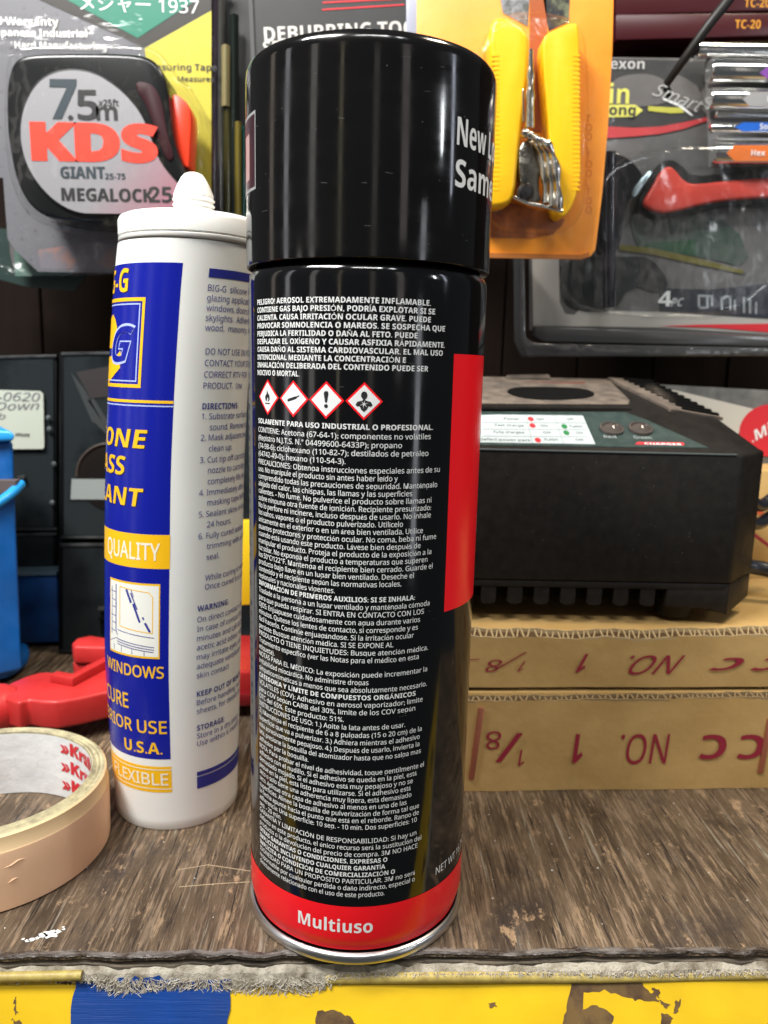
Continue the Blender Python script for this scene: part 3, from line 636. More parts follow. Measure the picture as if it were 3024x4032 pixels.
for a in [(5.6, 23.6, 17.2, 22.6, .3), (18.4, 21, 18.4, 8.4, .3), (17.2, 22.6, 18.4, 21, .3), (18.4, 8.4, 5.6, 9.6, .3), (5.6, 9.6, 5.6, 23.6, .3)]: seg_(*a, yl)
ln.done("picture_lines", navyink, p); yl.done("pane_outline", yelprint, p)
ink = Ink()
for z, s, x, b in [(187.6, "BIG-G  silicone sealant", 0, 0), (184.5, "glazing applications for", 0, 0), (181.4, "windows, doors, frames", 0, 0), (178.3, "skylights.  Adheres to", 0, 0), (175.2, "wood,  masonry, metal", 0, 0),
    (167.7, "DO NOT USE IN FOOD", 0, 0), (164.0, "CONTACT YOUR STORE", 0, 0), (160.3, "CORRECT RTV FOR", 0, 0), (156.7, "PRODUCT.  Use", 0, 0), (150, "DIRECTIONS:", 0, 1), (146.7, "1. Substrate surface clean", 0, 0), (143.1, "sound. Remove old", 3, 0), (139.7, "2. Mask adjacent areas", 0, 0), (136, "clean up.", 3, 0), (132.3, "3. Cut tip off cartridge", 0, 0), (128.7, "nozzle to cartridge", 3, 0), (125, "completely fills the joint", 3, 0), (121.3, "4. Immediately after use", 0, 0), (117.8, "masking tape before", 3, 0), (114, "5. Sealant skins in five", 0, 0), (110.3, "24 hours.", 3, 0), (106.5, "6. Fully cured sealant", 0, 0), (102.8, "trimming with a knife", 3, 0), (99, "seal.", 3, 0),
    (91.8, "While curing it smells", 2.6, 0), (88.6, "Once cured it is safe", 2.6, 0), (81.3, "WARNING:", 0, 1), (77.4, "On direct contact rinse", 0, 0), (74, "In case of contact flush", 0, 0), (70.6, "minutes and call doctor", 0, 0), (67.3, "acetic acid odour, vapor", 0, 0), (63.9, "may irritate eyes, use", 0, 0), (60.5, "adequate ventilation", 0, 0), (57.1, "skin contact", 0, 0), (50.3, "KEEP OUT OF REACH", 0, 1), (47.1, "Before handling read", 0, 0), (43.9, "sheets, for details ask", 0, 0), (37.5, "STORAGE:", 0, 1), (34.5, "Store in a dry place", 0, 0), (31.6, "Use within 6 months", 0, 0)]:
    V, Fq = T(s, 1.95, bold=.02 if b else .006); V[:, 0] *= .92; ink.add(V, Fq, tubemap(31.2-(1.8 if z > 170 else 0)+math.degrees(x/23.9), z))
ink.done("directions_text", navyink, tub)

# ================================================================== roll of masking tape
rx, ry = -126.8, 22.; roll = thing("masking_tape_roll", "almost used up roll of peach masking tape lying flat at the left front corner", "tape roll", (rx, ry, 0))
def rl(name, prof, m, **k): return lathe(name, prof, (rx, ry, 0), m, roll, seg=128, **k)
rl("tape_body", [(39.2, .1), (40, .6), (40.15, 10), (40.1, 19.2), (40.0, 19.6)], peach)
rl("tape_lip", [(40.0, 19.5), (39.7, 19.9), (39.5, 24.4), (38.9, 25.0)], creamtape)
rl("wound_edge", [(38.95, 24.95), (38.2, 25.2), (37.6, 24.8), (36.9, 25.3), (36.2, 24.7), (35.6, 25.1)], tapeside)
rl("cardboard_core", [(35.6, 25.05), (35.0, 25.5), (34.6, 25.2), (34.5, 24.7), (34.5, .2), (39.2, .1)], tapeside)
rl("core_paper", [(34.42, 24.6), (34.3, 13), (34.42, .3)], paperwhite)
ink = Ink()
def coremap(th0, z0):                                   # text on the inside of the ring, read from the centre
    r = 34.15; a0 = math.radians(th0); return wrapped(lambda u, v: (rx+r*math.cos(a0-u/r), ry+r*math.sin(a0-u/r), z0+v))
for z in (18.8, 11.4, 4.0):
    V, Fq = T("»Kräft", 4.6, 26, bold=.05, heavy=.03); ink.add(V, Fq, coremap(66, z))
ink.done("core_lettering", redink, roll)
for k, (z, a0, a1) in enumerate(((15.2, .56, .72), (9.6, .58, .66))):
    tube("tape_crease", [(rx+40.05*math.sin(a), ry-40.05*math.cos(a), z+.6*math.sin(a*30+k)) for a in np.linspace(a0, a1, 4)], lambda t: .08+.3*math.sin(PI*t), peach, roll, seg=8)

# ================================================================== red bar clamp on the bench
cl = thing("bar_clamp", "red plastic clamp with black threaded rod lying behind the sealant tube", "clamp", (-110, 110, 0))
P = [UG(x, y, 21) for x, y in [(-8, 2712), (47, 2684), (100, 2662), (152, 2646), (190, 2643), (228, 2648), (285, 2663), (340, 2632), (421, 2590), (600, 2520), (800, 2495), (1020, 2500), (1030, 2640), (800, 2650), (600, 2672), (427, 2721), (316, 2746), (221, 2762), (165, 2760), (112, 2750), (75, 2765), (20, 2745)]]
prism("clamp_arm", P, (0, 0, -13), redplast, cl, bevel=1.6, bseg=3)
P = [UG(x, y, 25) for x, y in [(195, 2655), (285, 2672), (345, 2640), (470, 2575), (470, 2560), (340, 2618), (285, 2650), (225, 2640)]]
prism("raised_rib", P, (0, 0, -4.2), redplast, cl, bevel=.6)
P = [UG(x, y, 30) for x, y in [(283, 2530), (300, 2512), (355, 2500), (420, 2510), (600, 2520), (600, 2570), (420, 2548), (290, 2545)]]
prism("jaw", P, (0, 0, -9), redplast, cl, bevel=1.4, bseg=3)
P = [UG(x, y, 20) for x, y in [(286, 2605), (310, 2577), (400, 2590), (520, 2590), (520, 2640), (400, 2620), (300, 2618)]]
prism("jaw_foot", P, (0, 0, -8), redplast, cl, bevel=1.0)
c1 = UG(20, 2795, 12); axd = np.array([-.93, -.36, 0]); axd /= np.linalg.norm(axd)
prof = [(5.0, -6), (8.6, -5), (10.6, 0), (11, 4.5), (10.2, 7), (8.6, 7.6), (7.0, 7.4), (6.8, 2), (5.0, 1.5)]
lathe("threaded_collar", prof, tuple(c1+np.array([0, 0, 1])), redplast, cl, seg=48, axis=axd)
pr2 = []
for k in range(34): pr2 += [(6.5, k*1.5), (5.6, k*1.5+.75)]
lathe("threaded_rod", [(0, 0)]+pr2+[(0, 51)], tuple(c1+np.array([0, 0, 1])-axd*2), blackrub, cl, seg=32, axis=axd)
P = [UG(x, y, 12) for x, y in [(1040, 2735), (970, 2735), (500, 2760), (500, 2740), (970, 2705), (1040, 2705)]]
prism("lower_guide", P, (0, 0, -6), mat("dark_red_guide", (.20, .008, .012), .3), cl, bevel=1)
pos = UG(536*1.0, 2700, 21)
P = [UG(x, y, 14.5)+np.array([0, -.2, 0]) for x, y in [(318, 2770), (430, 2738), (430, 2752), (318, 2786)]]

# ================================================================== blue plastic bin at the left edge
bn_ = thing("storage_bin", "bright blue plastic bin with flared foot cut off by the left edge of the picture", "bin", (-190, 165, 0))
Yb = 150.
pp("side_wall", [(-160, 1735), (52, 1735), (58, 1900), (66, 2100), (76, 2350), (84, 2540), (90, 2640), (-160, 2700)], Yb+4, 45, blueplast, bn_, slant=-.62, bevel=2.0, bseg=3)
pp("top_rim", [(-160, 1690), (40, 1696), (60, 1712), (54, 1738), (-160, 1748)], Yb, 48, mat("bright_blue_plastic", (.02, .30, .72), .35), bn_, slant=-.62, bevel=2.5, bseg=3)
A = [UY(x, y, Yb-y_) for x, y, y_ in [(-160, 2052, 22), (-60, 2010, 18), (10, 1968, 10), (50, 1938, 4), (82, 1905, -4)]]
tube("middle_lip", A, 2.4, MATS["bright_blue_plastic"], bn_)
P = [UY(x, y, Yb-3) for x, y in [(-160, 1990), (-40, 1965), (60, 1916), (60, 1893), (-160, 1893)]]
prism("lip_tray", P, (0, 6, 0), mat("grey_tray_plastic", (.10, .075, .07), .7), bn_)  # grey-brown inside of the tray
P = [UG(x, y, 3) for x, y in [(-200, 2620), (60, 2565), (90, 2560), (112, 2568), (118, 2590), (108, 2622), (75, 2650), (35, 2672), (-200, 2720)]]
prism("foot", P, (0, 0, 5), blueplast, bn_, bevel=1.8, bseg=3)

# ================================================================== small blue box and the black cases on the left
bx = thing("small_box", "small dark blue box standing in the gap under the left case", "box", (-190, 218, 0))
pp("box_body", [(20, 2266), (222, 2262), (226, 2400), (236, 2420), (236, 2528), (20, 2535)], 216, 30, mat("deep_blue_box", (.003, .065, .24), .5, noise=(60, (.002, .03, .12), .35, .6)), bx, bevel=.8)
pp("box_lid_edge", [(20, 2255), (222, 2252), (222, 2264), (20, 2268)], 214.5, 40, mat("pale_box_edge", (.10, .16, .19), .4), bx)
caseb = mat("black_case_plastic", (.003, .0035, .004), .5, spec=.08, noise=(60, (.007, .007, .008), .3, .7)); caseg = mat("smoked_case_front", (.003, .0045, .006), .35, spec=.08, noise=(22, (.020, .025, .027), .50, .72)); casee = mat("worn_case_edge", (.05, .054, .052), .35, noise=(90, (.012, .012, .013), .38, .6))
casel = mat("pale_paper_label", (.26, .29, .28), .6); stick = mat("cream_sticker", (.50, .54, .45), .6)
def case(label, px, Y, rim=.9, depth=70, extra=None):
    x0, y0, x1, y1 = px; b = UY(x0, y1, Y); t = thing("storage_case", label, "case", (b[0], Y, max(b[2], 0)), "black cases stacked behind the bench")
    pp("case_body", [(x0, y0), (x1, y0-8), (x1, y1), (x0, y1)], Y+2, depth, caseb, t, bevel=1.2, slant=-.4)
    m_ = 16
    pp("case_front", [(x0+m_, y0+m_), (x1-m_, y0+m_-8), (x1-m_, y1-m_), (x0+m_, y1-m_)], Y+1.4, .7, caseg, t)
    pp("top_edge", [(x0+4, y0+2), (x1-4, y0-6), (x1-4, y0+6), (x0+4, y0+14)], Y+.6, 4, casee, t, bevel=.4)
    pp("bottom_edge", [(x0+4, y1-12), (x1-4, y1-12), (x1-4, y1-2), (x0+4, y1-2)], Y+.6, 3, casee, t, bevel=.4); return t
ca = case("black case carrying a cream handwritten sticker at the left edge", (-170, 1402, 226, 2092), 226)
cb = case("black smoked case with a pale blank label seen left of the sealant tube", (236, 1385, 1020, 2124), 205, depth=80)
cc = case("black case under the sticker case, half hidden by the blue bin", (-170, 2104, 226, 2252), 226)
cd = case("lowest black case standing on the bench behind the sealant tube", (232, 2140, 1020, 2572), 205, depth=80)
pp("label_strip", [(282, 1886), (700, 1889), (700, 1968), (278, 1966)], 205.6, .5, casel, cb)
pp("inner_streak", [(278, 1465), (330, 1530), (420, 1690), (440, 1730), (380, 1672), (362, 1660)], 206, .6, mat("pale_streak_plastic", (.045, .05, .05), .3), cb)
pp("inner_streak", [(345, 1575), (370, 1570), (450, 1700), (450, 1730)], 206, .6, MATS["pale_streak_plastic"], cb)
pp("inner_card", [(300, 1465), (440, 1440), (440, 1560), (355, 1570), (325, 1510)], 206.1, .6, mat("brown_grey_card", (.028, .023, .022), .5), cb)
o3 = UY(436, 1880, 205.7); r3 = 18.5
prism("round_tin", [(o3[0]+r3*math.cos(a), 205.9, o3[2]+r3*math.sin(a)) for a in np.linspace(0, 2*PI, 40, endpoint=False)], (0, .5, 0), mat("dim_brown_tin", (.014, .011, .009), .4, spec=.2, noise=(50, (.007, .006, .006), .3, .7)), cb)
tube("wire_ring", [(o3[0]+r3*math.cos(a), 205.7, o3[2]+r3*math.sin(a)) for a in np.linspace(PI, .2, 14)], .7, mat("dull_brass_ring", (.05, .038, .030), .5), cb)
st = pp("sticker", [(-120, 1532), (158, 1540), (170, 1552), (174, 1762), (166, 1768), (-120, 1768)], 225.2, .4, stick, ca)
penc = mat("pen_ink", (.13, .125, .14), .7)
ptext("handwriting", "01-0620", -80, 1577, 32, 225.2, penc, st, w=228, deg=-1, lift=.2, shear=.25)
ptext("handwriting", "Lo Down", -110, 1618, 30, 225.2, penc, st, w=255, deg=1, lift=.2, shear=.35)
ptext("handwriting", "In ab", -110, 1655, 22, 225.2, penc, st, w=128, deg=2, lift=.2, shear=.3)
ptext("handwriting", "mm", 60, 1718, 16, 225.2, blackink, st, w=55, deg=-3, lift=.2, shear=.3, bold=.05)
for (x_, y_) in ((190, 1645), (193, 1690), (212, 1828), (205, 1980)): lathe("glint_disc", [(0, .7), (1.0, .6), (1.5, 0)], tuple(UY(x_, y_, 225.3)), mat("glint_metal", (.30, .33, .33), .3, .8), ca, seg=12, axis=(0, -1, 0))  # small pale discs stand in for bright glints on the case
pp("clip", [(62, 1876), (95, 1872), (98, 1888), (70, 1892)], 224.5, 2, casee, ca, bevel=.4)
pp("latch", [(385, 2392), (440, 2390), (440, 2402), (385, 2404)], 203.5, 2, casee, cd); pp("latch", [(388, 2430), (440, 2426), (440, 2434), (398, 2440), (410, 2500), (400, 2500)], 203.5, 2, caseb, cd)

# ================================================================== cartons
Yc = 62.
ca1 = thing("carton", "kraft cardboard carton standing on the bench, copper stapled, lower of the two", "carton", (100, 62, 0), "cardboard cartons stacked under the charger")
def cY(x): return 59.2+.040*x*1.0
Xl, Xr = 18., 300.
def slab(name, x0, x1, z0, z1, y0, t, m, parent, **k):
    P = [(x0, cY(x0)+y0, z0), (x1, cY(x1)+y0, z0), (x1, cY(x1)+y0, z1), (x0, cY(x0)+y0, z1)]; return prism(name, P, (0, t, 0), m, parent, **k)
def bumpy_front(name, x0, x1, zf0, zf1, y0, m, parent, n=60, amp=.25, t=1.0):
    V = []; Fc = []
    for i in range(n+1):
        x = x0+(x1-x0)*i/n; a, b = zf0, zf1(x)
        for j, z in enumerate((a, a+(b-a)*.33, a+(b-a)*.66, b)): V.append((x, cY(x)+y0+(amp*math.sin(x*.09+j*1.7)+amp*.5*math.sin(x*.31+j))*(1 if j < 3 else .2), z))
    for i in range(n):
        for j in range(3): q = 4*i+j; Fc.append([q, q+4, q+5, q+1])
    return build(name, V, Fc, m, parent, smooth=True)
def fluting(name, x0, x1, zf, y0, th, m1, m2, parent, pitch=4.4, crush=.35, drop=2.2):
    """cut corrugated edge: back liner high, front liner torn lower, the wavy medium between and dark flutes"""
    n = int((x1-x0)/1.1); g = Ink(); w = .3
    def cr(x, side): return crush*(math.sin(x*.12+side*1.7)+.5*math.sin(x*.31+side))
    for side in (0, 1):
        V = []
        for i in range(n+1):
            x = x0+(x1-x0)*i/n; y = cY(x)+y0+side*th+(cr(x, side) if side else 0); z = zf(x)-(0 if side else drop+cr(x, 0)*.8)+.15*math.sin(x*.8+side*3)
            V += [(x, y-w, z-(3 if side else .7)), (x, y-w, z), (x, y+w, z), (x, y+w, z-3)]
        g.add(V, [[4*i+j, 4*i+4+j, 4*i+5+j, 4*i+1+j] for i in range(n) for j in range(3)])
    o = g.done(name, m1, parent)
    g = Ink(); N_ = int((x1-x0)/.4); V = []
    for i in range(N_+1):
        x = x0+(x1-x0)*i/N_; ph = 2*PI*x/pitch+.7*math.sin(x*.23)+.4*math.sin(x*.71); t = min(1, max(0, .5+.85*math.sin(ph))); y = cY(x)+y0+.3+t*(th-.5); z = zf(x)-drop*(1-t)-.1; w2 = .3
        dx_ = .22*math.cos(ph)
        V += [(x-w2, y, z-2.5), (x-w2, y, z), (x+w2, y+.12, z), (x+w2, y+.12, z-2.5)]
    g.add(V, [[4*i+j, 4*i+4+j, 4*i+5+j, 4*i+1+j] for i in range(N_) for j in range(3)])
    g.done("wavy_medium", m1, parent)
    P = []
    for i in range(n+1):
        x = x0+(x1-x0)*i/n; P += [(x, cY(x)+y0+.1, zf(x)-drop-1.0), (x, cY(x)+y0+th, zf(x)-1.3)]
    g = Ink(); g.add(P, [[2*i, 2*i+1, 2*i+3, 2*i+2] for i in range(n)]); g.done("flute_shadow_core", m2, parent); return o  # dark floor stands in for the shade inside the flutes
ztop1 = lambda x: 38.6+.012*x+.15*math.sin(x*.3)
bumpy_front("front_wall", Xl, Xr, .15, lambda x: ztop1(x)-1.2, 0, tanboard, ca1)
slab("side_and_back", Xl, Xr, .2, 36, 3.4, 120, tanboard, ca1)
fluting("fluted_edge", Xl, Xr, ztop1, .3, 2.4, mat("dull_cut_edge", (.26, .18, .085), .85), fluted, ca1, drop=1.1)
slab("ledge_board", Xl, Xr, 36, 40.6, 2.9, 118, tanboard, ca1, bevel=.6)  # plain kraft board behind the cut edge
def staple(px, parent, Y0=None):
    (xa_, ya_), (xb_, yb_) = px; P0 = UP(xa_, ya_, (0, cY(0)-.9, 0), (-.040, 1, 0)); P1 = UP(xb_, yb_, (0, cY(0)-.9, 0), (-.040, 1, 0))
    d = np.array([1.15, 0, 0]); V = [P0-d, P0+d, P1+d, P1-d]; return prism("staple", V, (0, .7, 0), staplem, parent, bevel=.25)
staple(((1897, 2788), (1856, 3070)), ca1); staple(((3035, 2830), (2995, 3045)), ca1)
def cmap(x, y, off=-.55): # text upside down on the carton front
    o = UP(x, y, (0, cY(0)+off, 0), (-.040, 1, 0)); a = PI+math.radians(.6)
    return lambda u, v: (o[0]+u*math.cos(a)-v*math.sin(a), cY(o[0]+u*math.cos(a)-v*math.sin(a))+off, o[2]+u*math.sin(a)+v*math.cos(a))
q = mmpp(Yc)
def print_row(ys, caps, shear, parent, off, xs):
    g = Ink()
    for s, x, y, cap, w, b in zip(("8", "/", "1", "1", "NO.", "C", "C"), xs, ys, caps, (62, 112, 28, 44, 208, 118, 118), (.0, .0, .0, .01, .0, .07, .07)):
        V, Fq = T(s, cap*q, w*q, bold=b, shear=shear if s in ("NO.", "1") else shear*.5, align='L', res=6); g.add(V, Fq, cmap(x, y, off))
    g.done("printed_mark", maroonink, parent)
# x,y = picture point of the baseline start; upside down, so text runs right to left and rises downwards
print_row([2880, 2888, 2952, 2890, 2890, 2893, 2893], [78, 130, 72, 130, 132, 108, 108], .12, ca1, -.6, [1975, 2060, 2068, 2300, 2640, 2865, 3015])
ca2 = thing("carton", "kraft cardboard carton with torn fluted top edge and slanted red print, upper of the two", "carton", (100, 66, 40.6), "cardboard cartons stacked under the charger")
ztop2 = lambda x: 65.0+.5*math.sin(x*.05)+.010*x*.5+.35*math.sin(x*.21)
bumpy_front("front_wall", Xl, Xr, 42.3, lambda x: ztop2(x)-2.5, 3.6, tanboard, ca2, amp=.15)
slab("side_and_back", Xl, Xr, 41.2, 62.0, 7.4, 125, tanboard, ca2)
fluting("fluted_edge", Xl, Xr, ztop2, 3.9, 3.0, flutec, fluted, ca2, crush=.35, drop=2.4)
q = mmpp(66)
g = Ink()
for s, x, y, cap, w, b, sh in (("8", 1978, 2598, 50, 68, 0, .3), ("/", 2077, 2568, 72, 128, 0, .9), ("1", 2070, 2603, 44, 34, 0, .5), ("1", 2318, 2575, 78, 52, .02, .6), ("NO.", 2700, 2580, 80, 235, 0, .6), ("C", 2932, 2590, 54, 150, .07, .5), ("C", 3095, 2590, 54, 150, .07, .5)):
    V, Fq = T(s, cap*q, w*q, bold=b, shear=sh, res=6)
    g.add(V, Fq, cmap(x, y, 2.9))
g.done("printed_mark", maroonink, ca2)
g = Ink()
for x, y in ((1868, 2588),): 
    V, Fq = T("-", 30*q, 38*q); g.add(V, Fq, cmap(x+20, y, 2.9))
for x, y in ((1862, 2943),):
    V, Fq = T("-", 30*q, 26*q); g.add(V, Fq, cmap(x+20, y, -.6))
g.done("printed_dash", maroonink, ca2)
# carton further back on the right
ca3 = thing("carton", "kraft cardboard carton behind the charger's cables at the right edge", "carton", (260, 150, 62))
pp("box_body", [(2900, 1850), (3160, 1855), (3160, 2300), (2900, 2290)], 172, 60, tanboard, ca3, bevel=1)
pp("lower_edge", [(2880, 2262), (3160, 2268), (3160, 2312), (2880, 2300)], 166, 60, tanboard, ca3, bevel=1.5)
ptext("red_print", "S", 2965, 2060, 70, 172, mat("orange_red_print", (.55, .10, .03), .5), ca3, w=90, bold=.06)
pp("red_print_line", [(2960, 2105), (2975, 2100), (3040, 2150), (3040, 2165)], 171.8, .2, maroonink, ca3)

# ================================================================== battery charger
ch = thing("battery_charger", "dusty black battery charger with teal control panel resting on the cartons", "battery charger", (90, 85, 62))
X0 = 4.
front = [(X0, 85), (150, 85), (153.5, 86.5), (170, 104), (171, 108)]
top = {0: 133.6, 1: 133.6, 2: 133.3, 3: 133.2, 4: 133.0}
V = []; Fc = []
ring_b = [(X0, 85), (150.5, 85), (153, 86), (170.5, 105.5), (171, 110), (160, 126), (150, 195), (X0, 195)]
zt = [133.6, 133.6, 133.5, 133.6, 134.0, 145.0, 160.5, 160.5]
n = 8; V = [(x*1.0, y, 80.6) for x, y in ring_b]+[(x, y, z) for (x, y), z in zip(ring_b, zt)]+[(44, 112, 146.6), (140, 112, 146.6), (138, 120, 149.8), (44, 120, 149.8), (40, 190, 161.5), (136, 190, 161.5)]
Fc = [[i, (i+1) % n, n+(i+1) % n, n+i] for i in range(n)]
Fc += [[8, 9, 17, 16], [9, 10, 11, 17], [16, 17, 18, 19], [17, 11, 12, 18], [12, 13, 18], [13, 14, 21, 18], [19, 18, 21, 20], [8, 16, 19, 20, 15], [15, 20, 21, 14], list(range(7, -1, -1))]
build("housing", V, Fc, chargerb, ch, bevel=.9, ang=35)
# dusty deck plate, socket, vent louvres
pl0, pln = (44, 120, 150.3), np.cross((1, 0, 0), (0, 70, 11.6))
def deck(px, lift=0): return [UP(x, y, (44, 120, 150.2+lift), pln) for x, y in px]
prism("deck", deck([(1700, 1592), (2470, 1597), (2480, 1575), (2395, 1492), (2150, 1486), (1700, 1480)]), (0, 0, -1.0), chargert, ch, bevel=.3)
so = prism("battery_socket", chaikin(deck([(1990, 1545), (2010, 1527), (2070, 1521), (2290, 1526), (2345, 1545), (2330, 1562), (2220, 1572), (2080, 1570)], .5), 2), (0, 0, -1.0), chargerd, ch)
pp("socket_back_wall", [(1930, 1504), (2300, 1503), (2310, 1514), (1925, 1515)], 176, 3, mat("faded_red_trim", (.20, .07, .045), .6), ch)
pp("socket_lip", [(2000, 1477), (2160, 1474), (2170, 1490), (1990, 1492)], 184, 3, chargert, ch)
q0, q1, q2, q3 = np.array([133, 117, 149.4]), np.array([160.5, 126, 145.6]), np.array([150.2, 194, 161.0]), np.array([126, 189, 162.0])
nq = np.cross(q1-q0, q3-q0); nq /= np.linalg.norm(nq); nq *= np.sign(nq[2])
prism("vent_shoulder", [q0+nq*.9, q1+nq*.9, q2+nq*.9, q3+nq*.9], -nq*1.4, chargert, ch)
for i in range(11):                                      # louvre slots across the sloping right shoulder
    t = .05+.88*i/10; a = q0*(1-t)+q3*t; b = q1*(1-t)+q2*t; a, b = a*.72+b*.28, a*.03+b*.97; d = np.array([0, 1.15, .26])
    prism("vent_louvre", [a-d+nq*1.9, b-d+nq*1.9, b+d+nq*1.9, a+d+nq*1.9], -nq*1.0, chargerd, ch)
prism("deck_step", deck([(1700, 1588), (2482, 1592), (2486, 1608), (1700, 1600)], .2), (0, 0, -1.0), chargerb, ch)
# control panel on the sloping front
pn = np.cross((1, 0, 0), (0, 27, 13.0)); p0 = (44, 85.6, 134.1)
def cpn(px, lift=0): return [UP(x, y, (p0[0], p0[1], p0[2]+lift), pn) for x, y in px]
prism("control_panel", cpn([(1700, 1748), (1700, 1620), (2460, 1622), (2540, 1650), (2790, 1762), (1900, 1752)]), (0, 0, -.4), teal, ch)
pst = prism("instruction_sticker", cpn([(1700, 1742), (1700, 1640), (1960, 1632), (2295, 1636), (2344, 1748), (1890, 1741)], .15), (0, 0, -.2), mat("pale_sticker", (.40, .45, .46), .6), ch)
g = Ink(); gr = Ink(); rd = Ink()
def tpn(s, x, y, cap, w, ink_, b=0): 
    a = UP(x, y, (p0[0], p0[1], p0[2]+.25), pn); e = np.array([1, 0, 0]); f_ = np.array([0, 27, 13.])/math.hypot(27, 13); q_ = .109
    V, Fq = T(s, cap*q_*2.0, w*q_, bold=b); ink_.add(V, Fq, lambda u, v: a+e*u+f_*v)
for s, x, y, w in (("Power", 1985, 1652, 60), ("Fast charge", 1950, 1677, 110), ("Fully charged", 1945, 1704, 115), ("Defect power pack", 1890, 1733, 190), ("ON", 2115, 1654, 26), ("ON", 2130, 1680, 26), ("OFF", 2140, 1707, 30), ("FLASH", 2145, 1734, 50), ("OFF", 2232, 1654, 28), ("FLASH", 2245, 1682, 48), ("ON", 2270, 1708, 24), ("OFF", 2268, 1736, 30)): tpn(s, x, y, 8, w, g)
g.done("sticker_text", blackink, pst)
for (x, y, m_, nm) in ((2090, 1649, redink, 'r'), (2097, 1675, redink, 'r'), (2118, 1732, redink, 'r'), (2222, 1678, mat("green_ink", (.01, .16, .04), .5), 'g'), (2230, 1703, MATS["green_ink"], 'g')):
    c_ = UP(x, y, (p0[0], p0[1], p0[2]+.3), pn); prism("indicator_dot", [c_+np.array([1.25*math.cos(a), 1.7*math.sin(a), .8*math.sin(a)]) for a in np.linspace(0, 2*PI, 14, endpoint=False)], (0, 0, -.1), m_, pst)
g = Ink()
for x0_, y0_, x1_, y1_ in ((2070, 1634, 2095, 1744), (2180, 1635, 2218, 1745)):
    g.add(cpn([(x0_, y0_), (x0_+2.5, y0_), (x1_+2.5, y1_), (x1_, y1_)], .3), [[0, 1, 2, 3]])
for y_ in (1662, 1688, 1716): g.add(cpn([(1900, y_), (2310, y_+2), (2310, y_+3.5), (1900, y_+1.5)], .3), [[0, 1, 2, 3]])
g.done("sticker_rules", mat("grey_rule", (.3, .33, .33), .6), pst)
for x in (2408, 2522):
    c_ = UP(x, 1690, (p0[0], p0[1], p0[2]+.2), pn); lathe("indicator_lens", [(5.2, 0), (5.0, .9), (4.2, 1.0), (4.0, .4), (2.4, 1.6), (0, 2.2)], tuple(c_), mat("smoky_lens", (.10, .085, .075), .12, .3), ch, seg=28, axis=tuple(-np.array(pn) if pn[2] < 0 else pn))
g = Ink()
tpn("Red", 2380, 1724, 10, 46, g); tpn("Green", 2498, 1727, 10, 66, g); g.done("lens_caption", mat("grey_caption", (.35, .38, .37), .6), ch)
prism("red_caption_bar", cpn([(2512, 1740), (2690, 1742), (2696, 1752), (2500, 1749)], .2), (0, 0, -.1), redink, ch)
g = Ink(); tpn("CHARGER", 2540, 1750, 7, 140, g, .03); g.done("charger_caption", whiteink, ch)
g = Ink(); r_ = np.random.default_rng(5)
for k in range(60):
    x, z, w = r_.uniform(50, 148), r_.uniform(82, 131), r_.uniform(.08, .24); g.add([(x-w, 84.95, z), (x, 84.95, z-w*.6), (x+w*1.3, 84.95, z+w*.2), (x, 84.95, z+w*.7)], [[0, 1, 2, 3]])
g.done("dust_flecks", mat("charger_dust", (.11, .10, .085), .9), ch, kind="stuff")
tube("edge_highlight", [(X0, 84.9, 133.9), (60, 84.9, 133.9), (149, 84.9, 133.9)], .42, mat("edge_highlight_grey", (.07, .085, .085), .22), ch, seg=8)  # pale strip stands in for the highlight along the front bevel
# base with vents and feet
def cx_(px_, y=2330, Y=86): return UY(px_, y, Y)[0]
box("base_core", (X0, 91, 72), (148, 190, 80.4), chargerd, ch)
box("base_top_strip", (X0, 85.6, 77.6), (150.3, 93, 80.3), chargerb, ch, bevel=.3)
prism("base_corner", [(cx_(2625), 86, 68.8), (151, 86, 68.8-2.6), (153, 86.4, 64.9), (169, 104, 67.5), (170.5, 106, 80.3), (169, 190, 80.3), (cx_(2625), 190, 80.3)][:0] or [(cx_(2625), 85.8, 70.0), (cx_(2800), 85.8, 69.2), (152, 85.8, 67.0), (152, 85.8, 80.3), (cx_(2625), 85.8, 80.3)], (0, 14, 0), chargerb, ch, bevel=.5)
prism("base_side", [(152.2, 86.2, 67.0), (170.3, 106, 69.5), (170.3, 106, 80.4), (152.2, 86.2, 80.4)], (-6, 6, 0), chargerb, ch, bevel=.3)
for i in range(15):
    a_, b_ = cx_(2520-i*104.5+2), cx_(2580-i*104.5)
    if b_ < X0: break
    if i == 0: b_ = cx_(2580)
    prism("base_rib", [(a_, 86, 71.2), (a_+1.4, 86, 70.2), (b_-1.4, 86, 70.2), (b_, 86, 71.2), (b_, 86, 77.8), (a_, 86, 77.8)], (0, 12, 0), chargerb, ch)
for xx in (134, 30): lathe("rubber_foot", [(0, 2.0), (7.2, 2.0), (7.8, 3), (8, 9), (0, 9)], (xx, 97, 62.0), blackrub, ch, seg=40)
for xx in (134, 30): lathe("rubber_foot", [(0, 2.0), (7.2, 2.0), (7.8, 3), (8, 9), (0, 9)], (xx, 175, 62.0), blackrub, ch, seg=40)
cab = mat("blue_black_cable", (.018, .021, .028), .3)
for (p_, nm) in (([(168, 118, 117), *[UY(x, y, Y) for x, y, Y in ((2985, 1990, 128), (3060, 1950, 134), (3160, 1880, 140))]], 'a'), ([(168, 120, 103), *[UY(x, y, Y) for x, y, Y in ((2975, 2062, 128), (3040, 2030, 134), (3160, 1960, 140))]], 'b'), ([(166, 120, 80), *[UY(x, y, Y) for x, y, Y in ((2960, 2232, 124), (3060, 2252, 122), (3200, 2280, 120))]], 'c')):
    tube("power_cable", p_, 3.0 if nm != 'c' else 3.6, cab, ch)

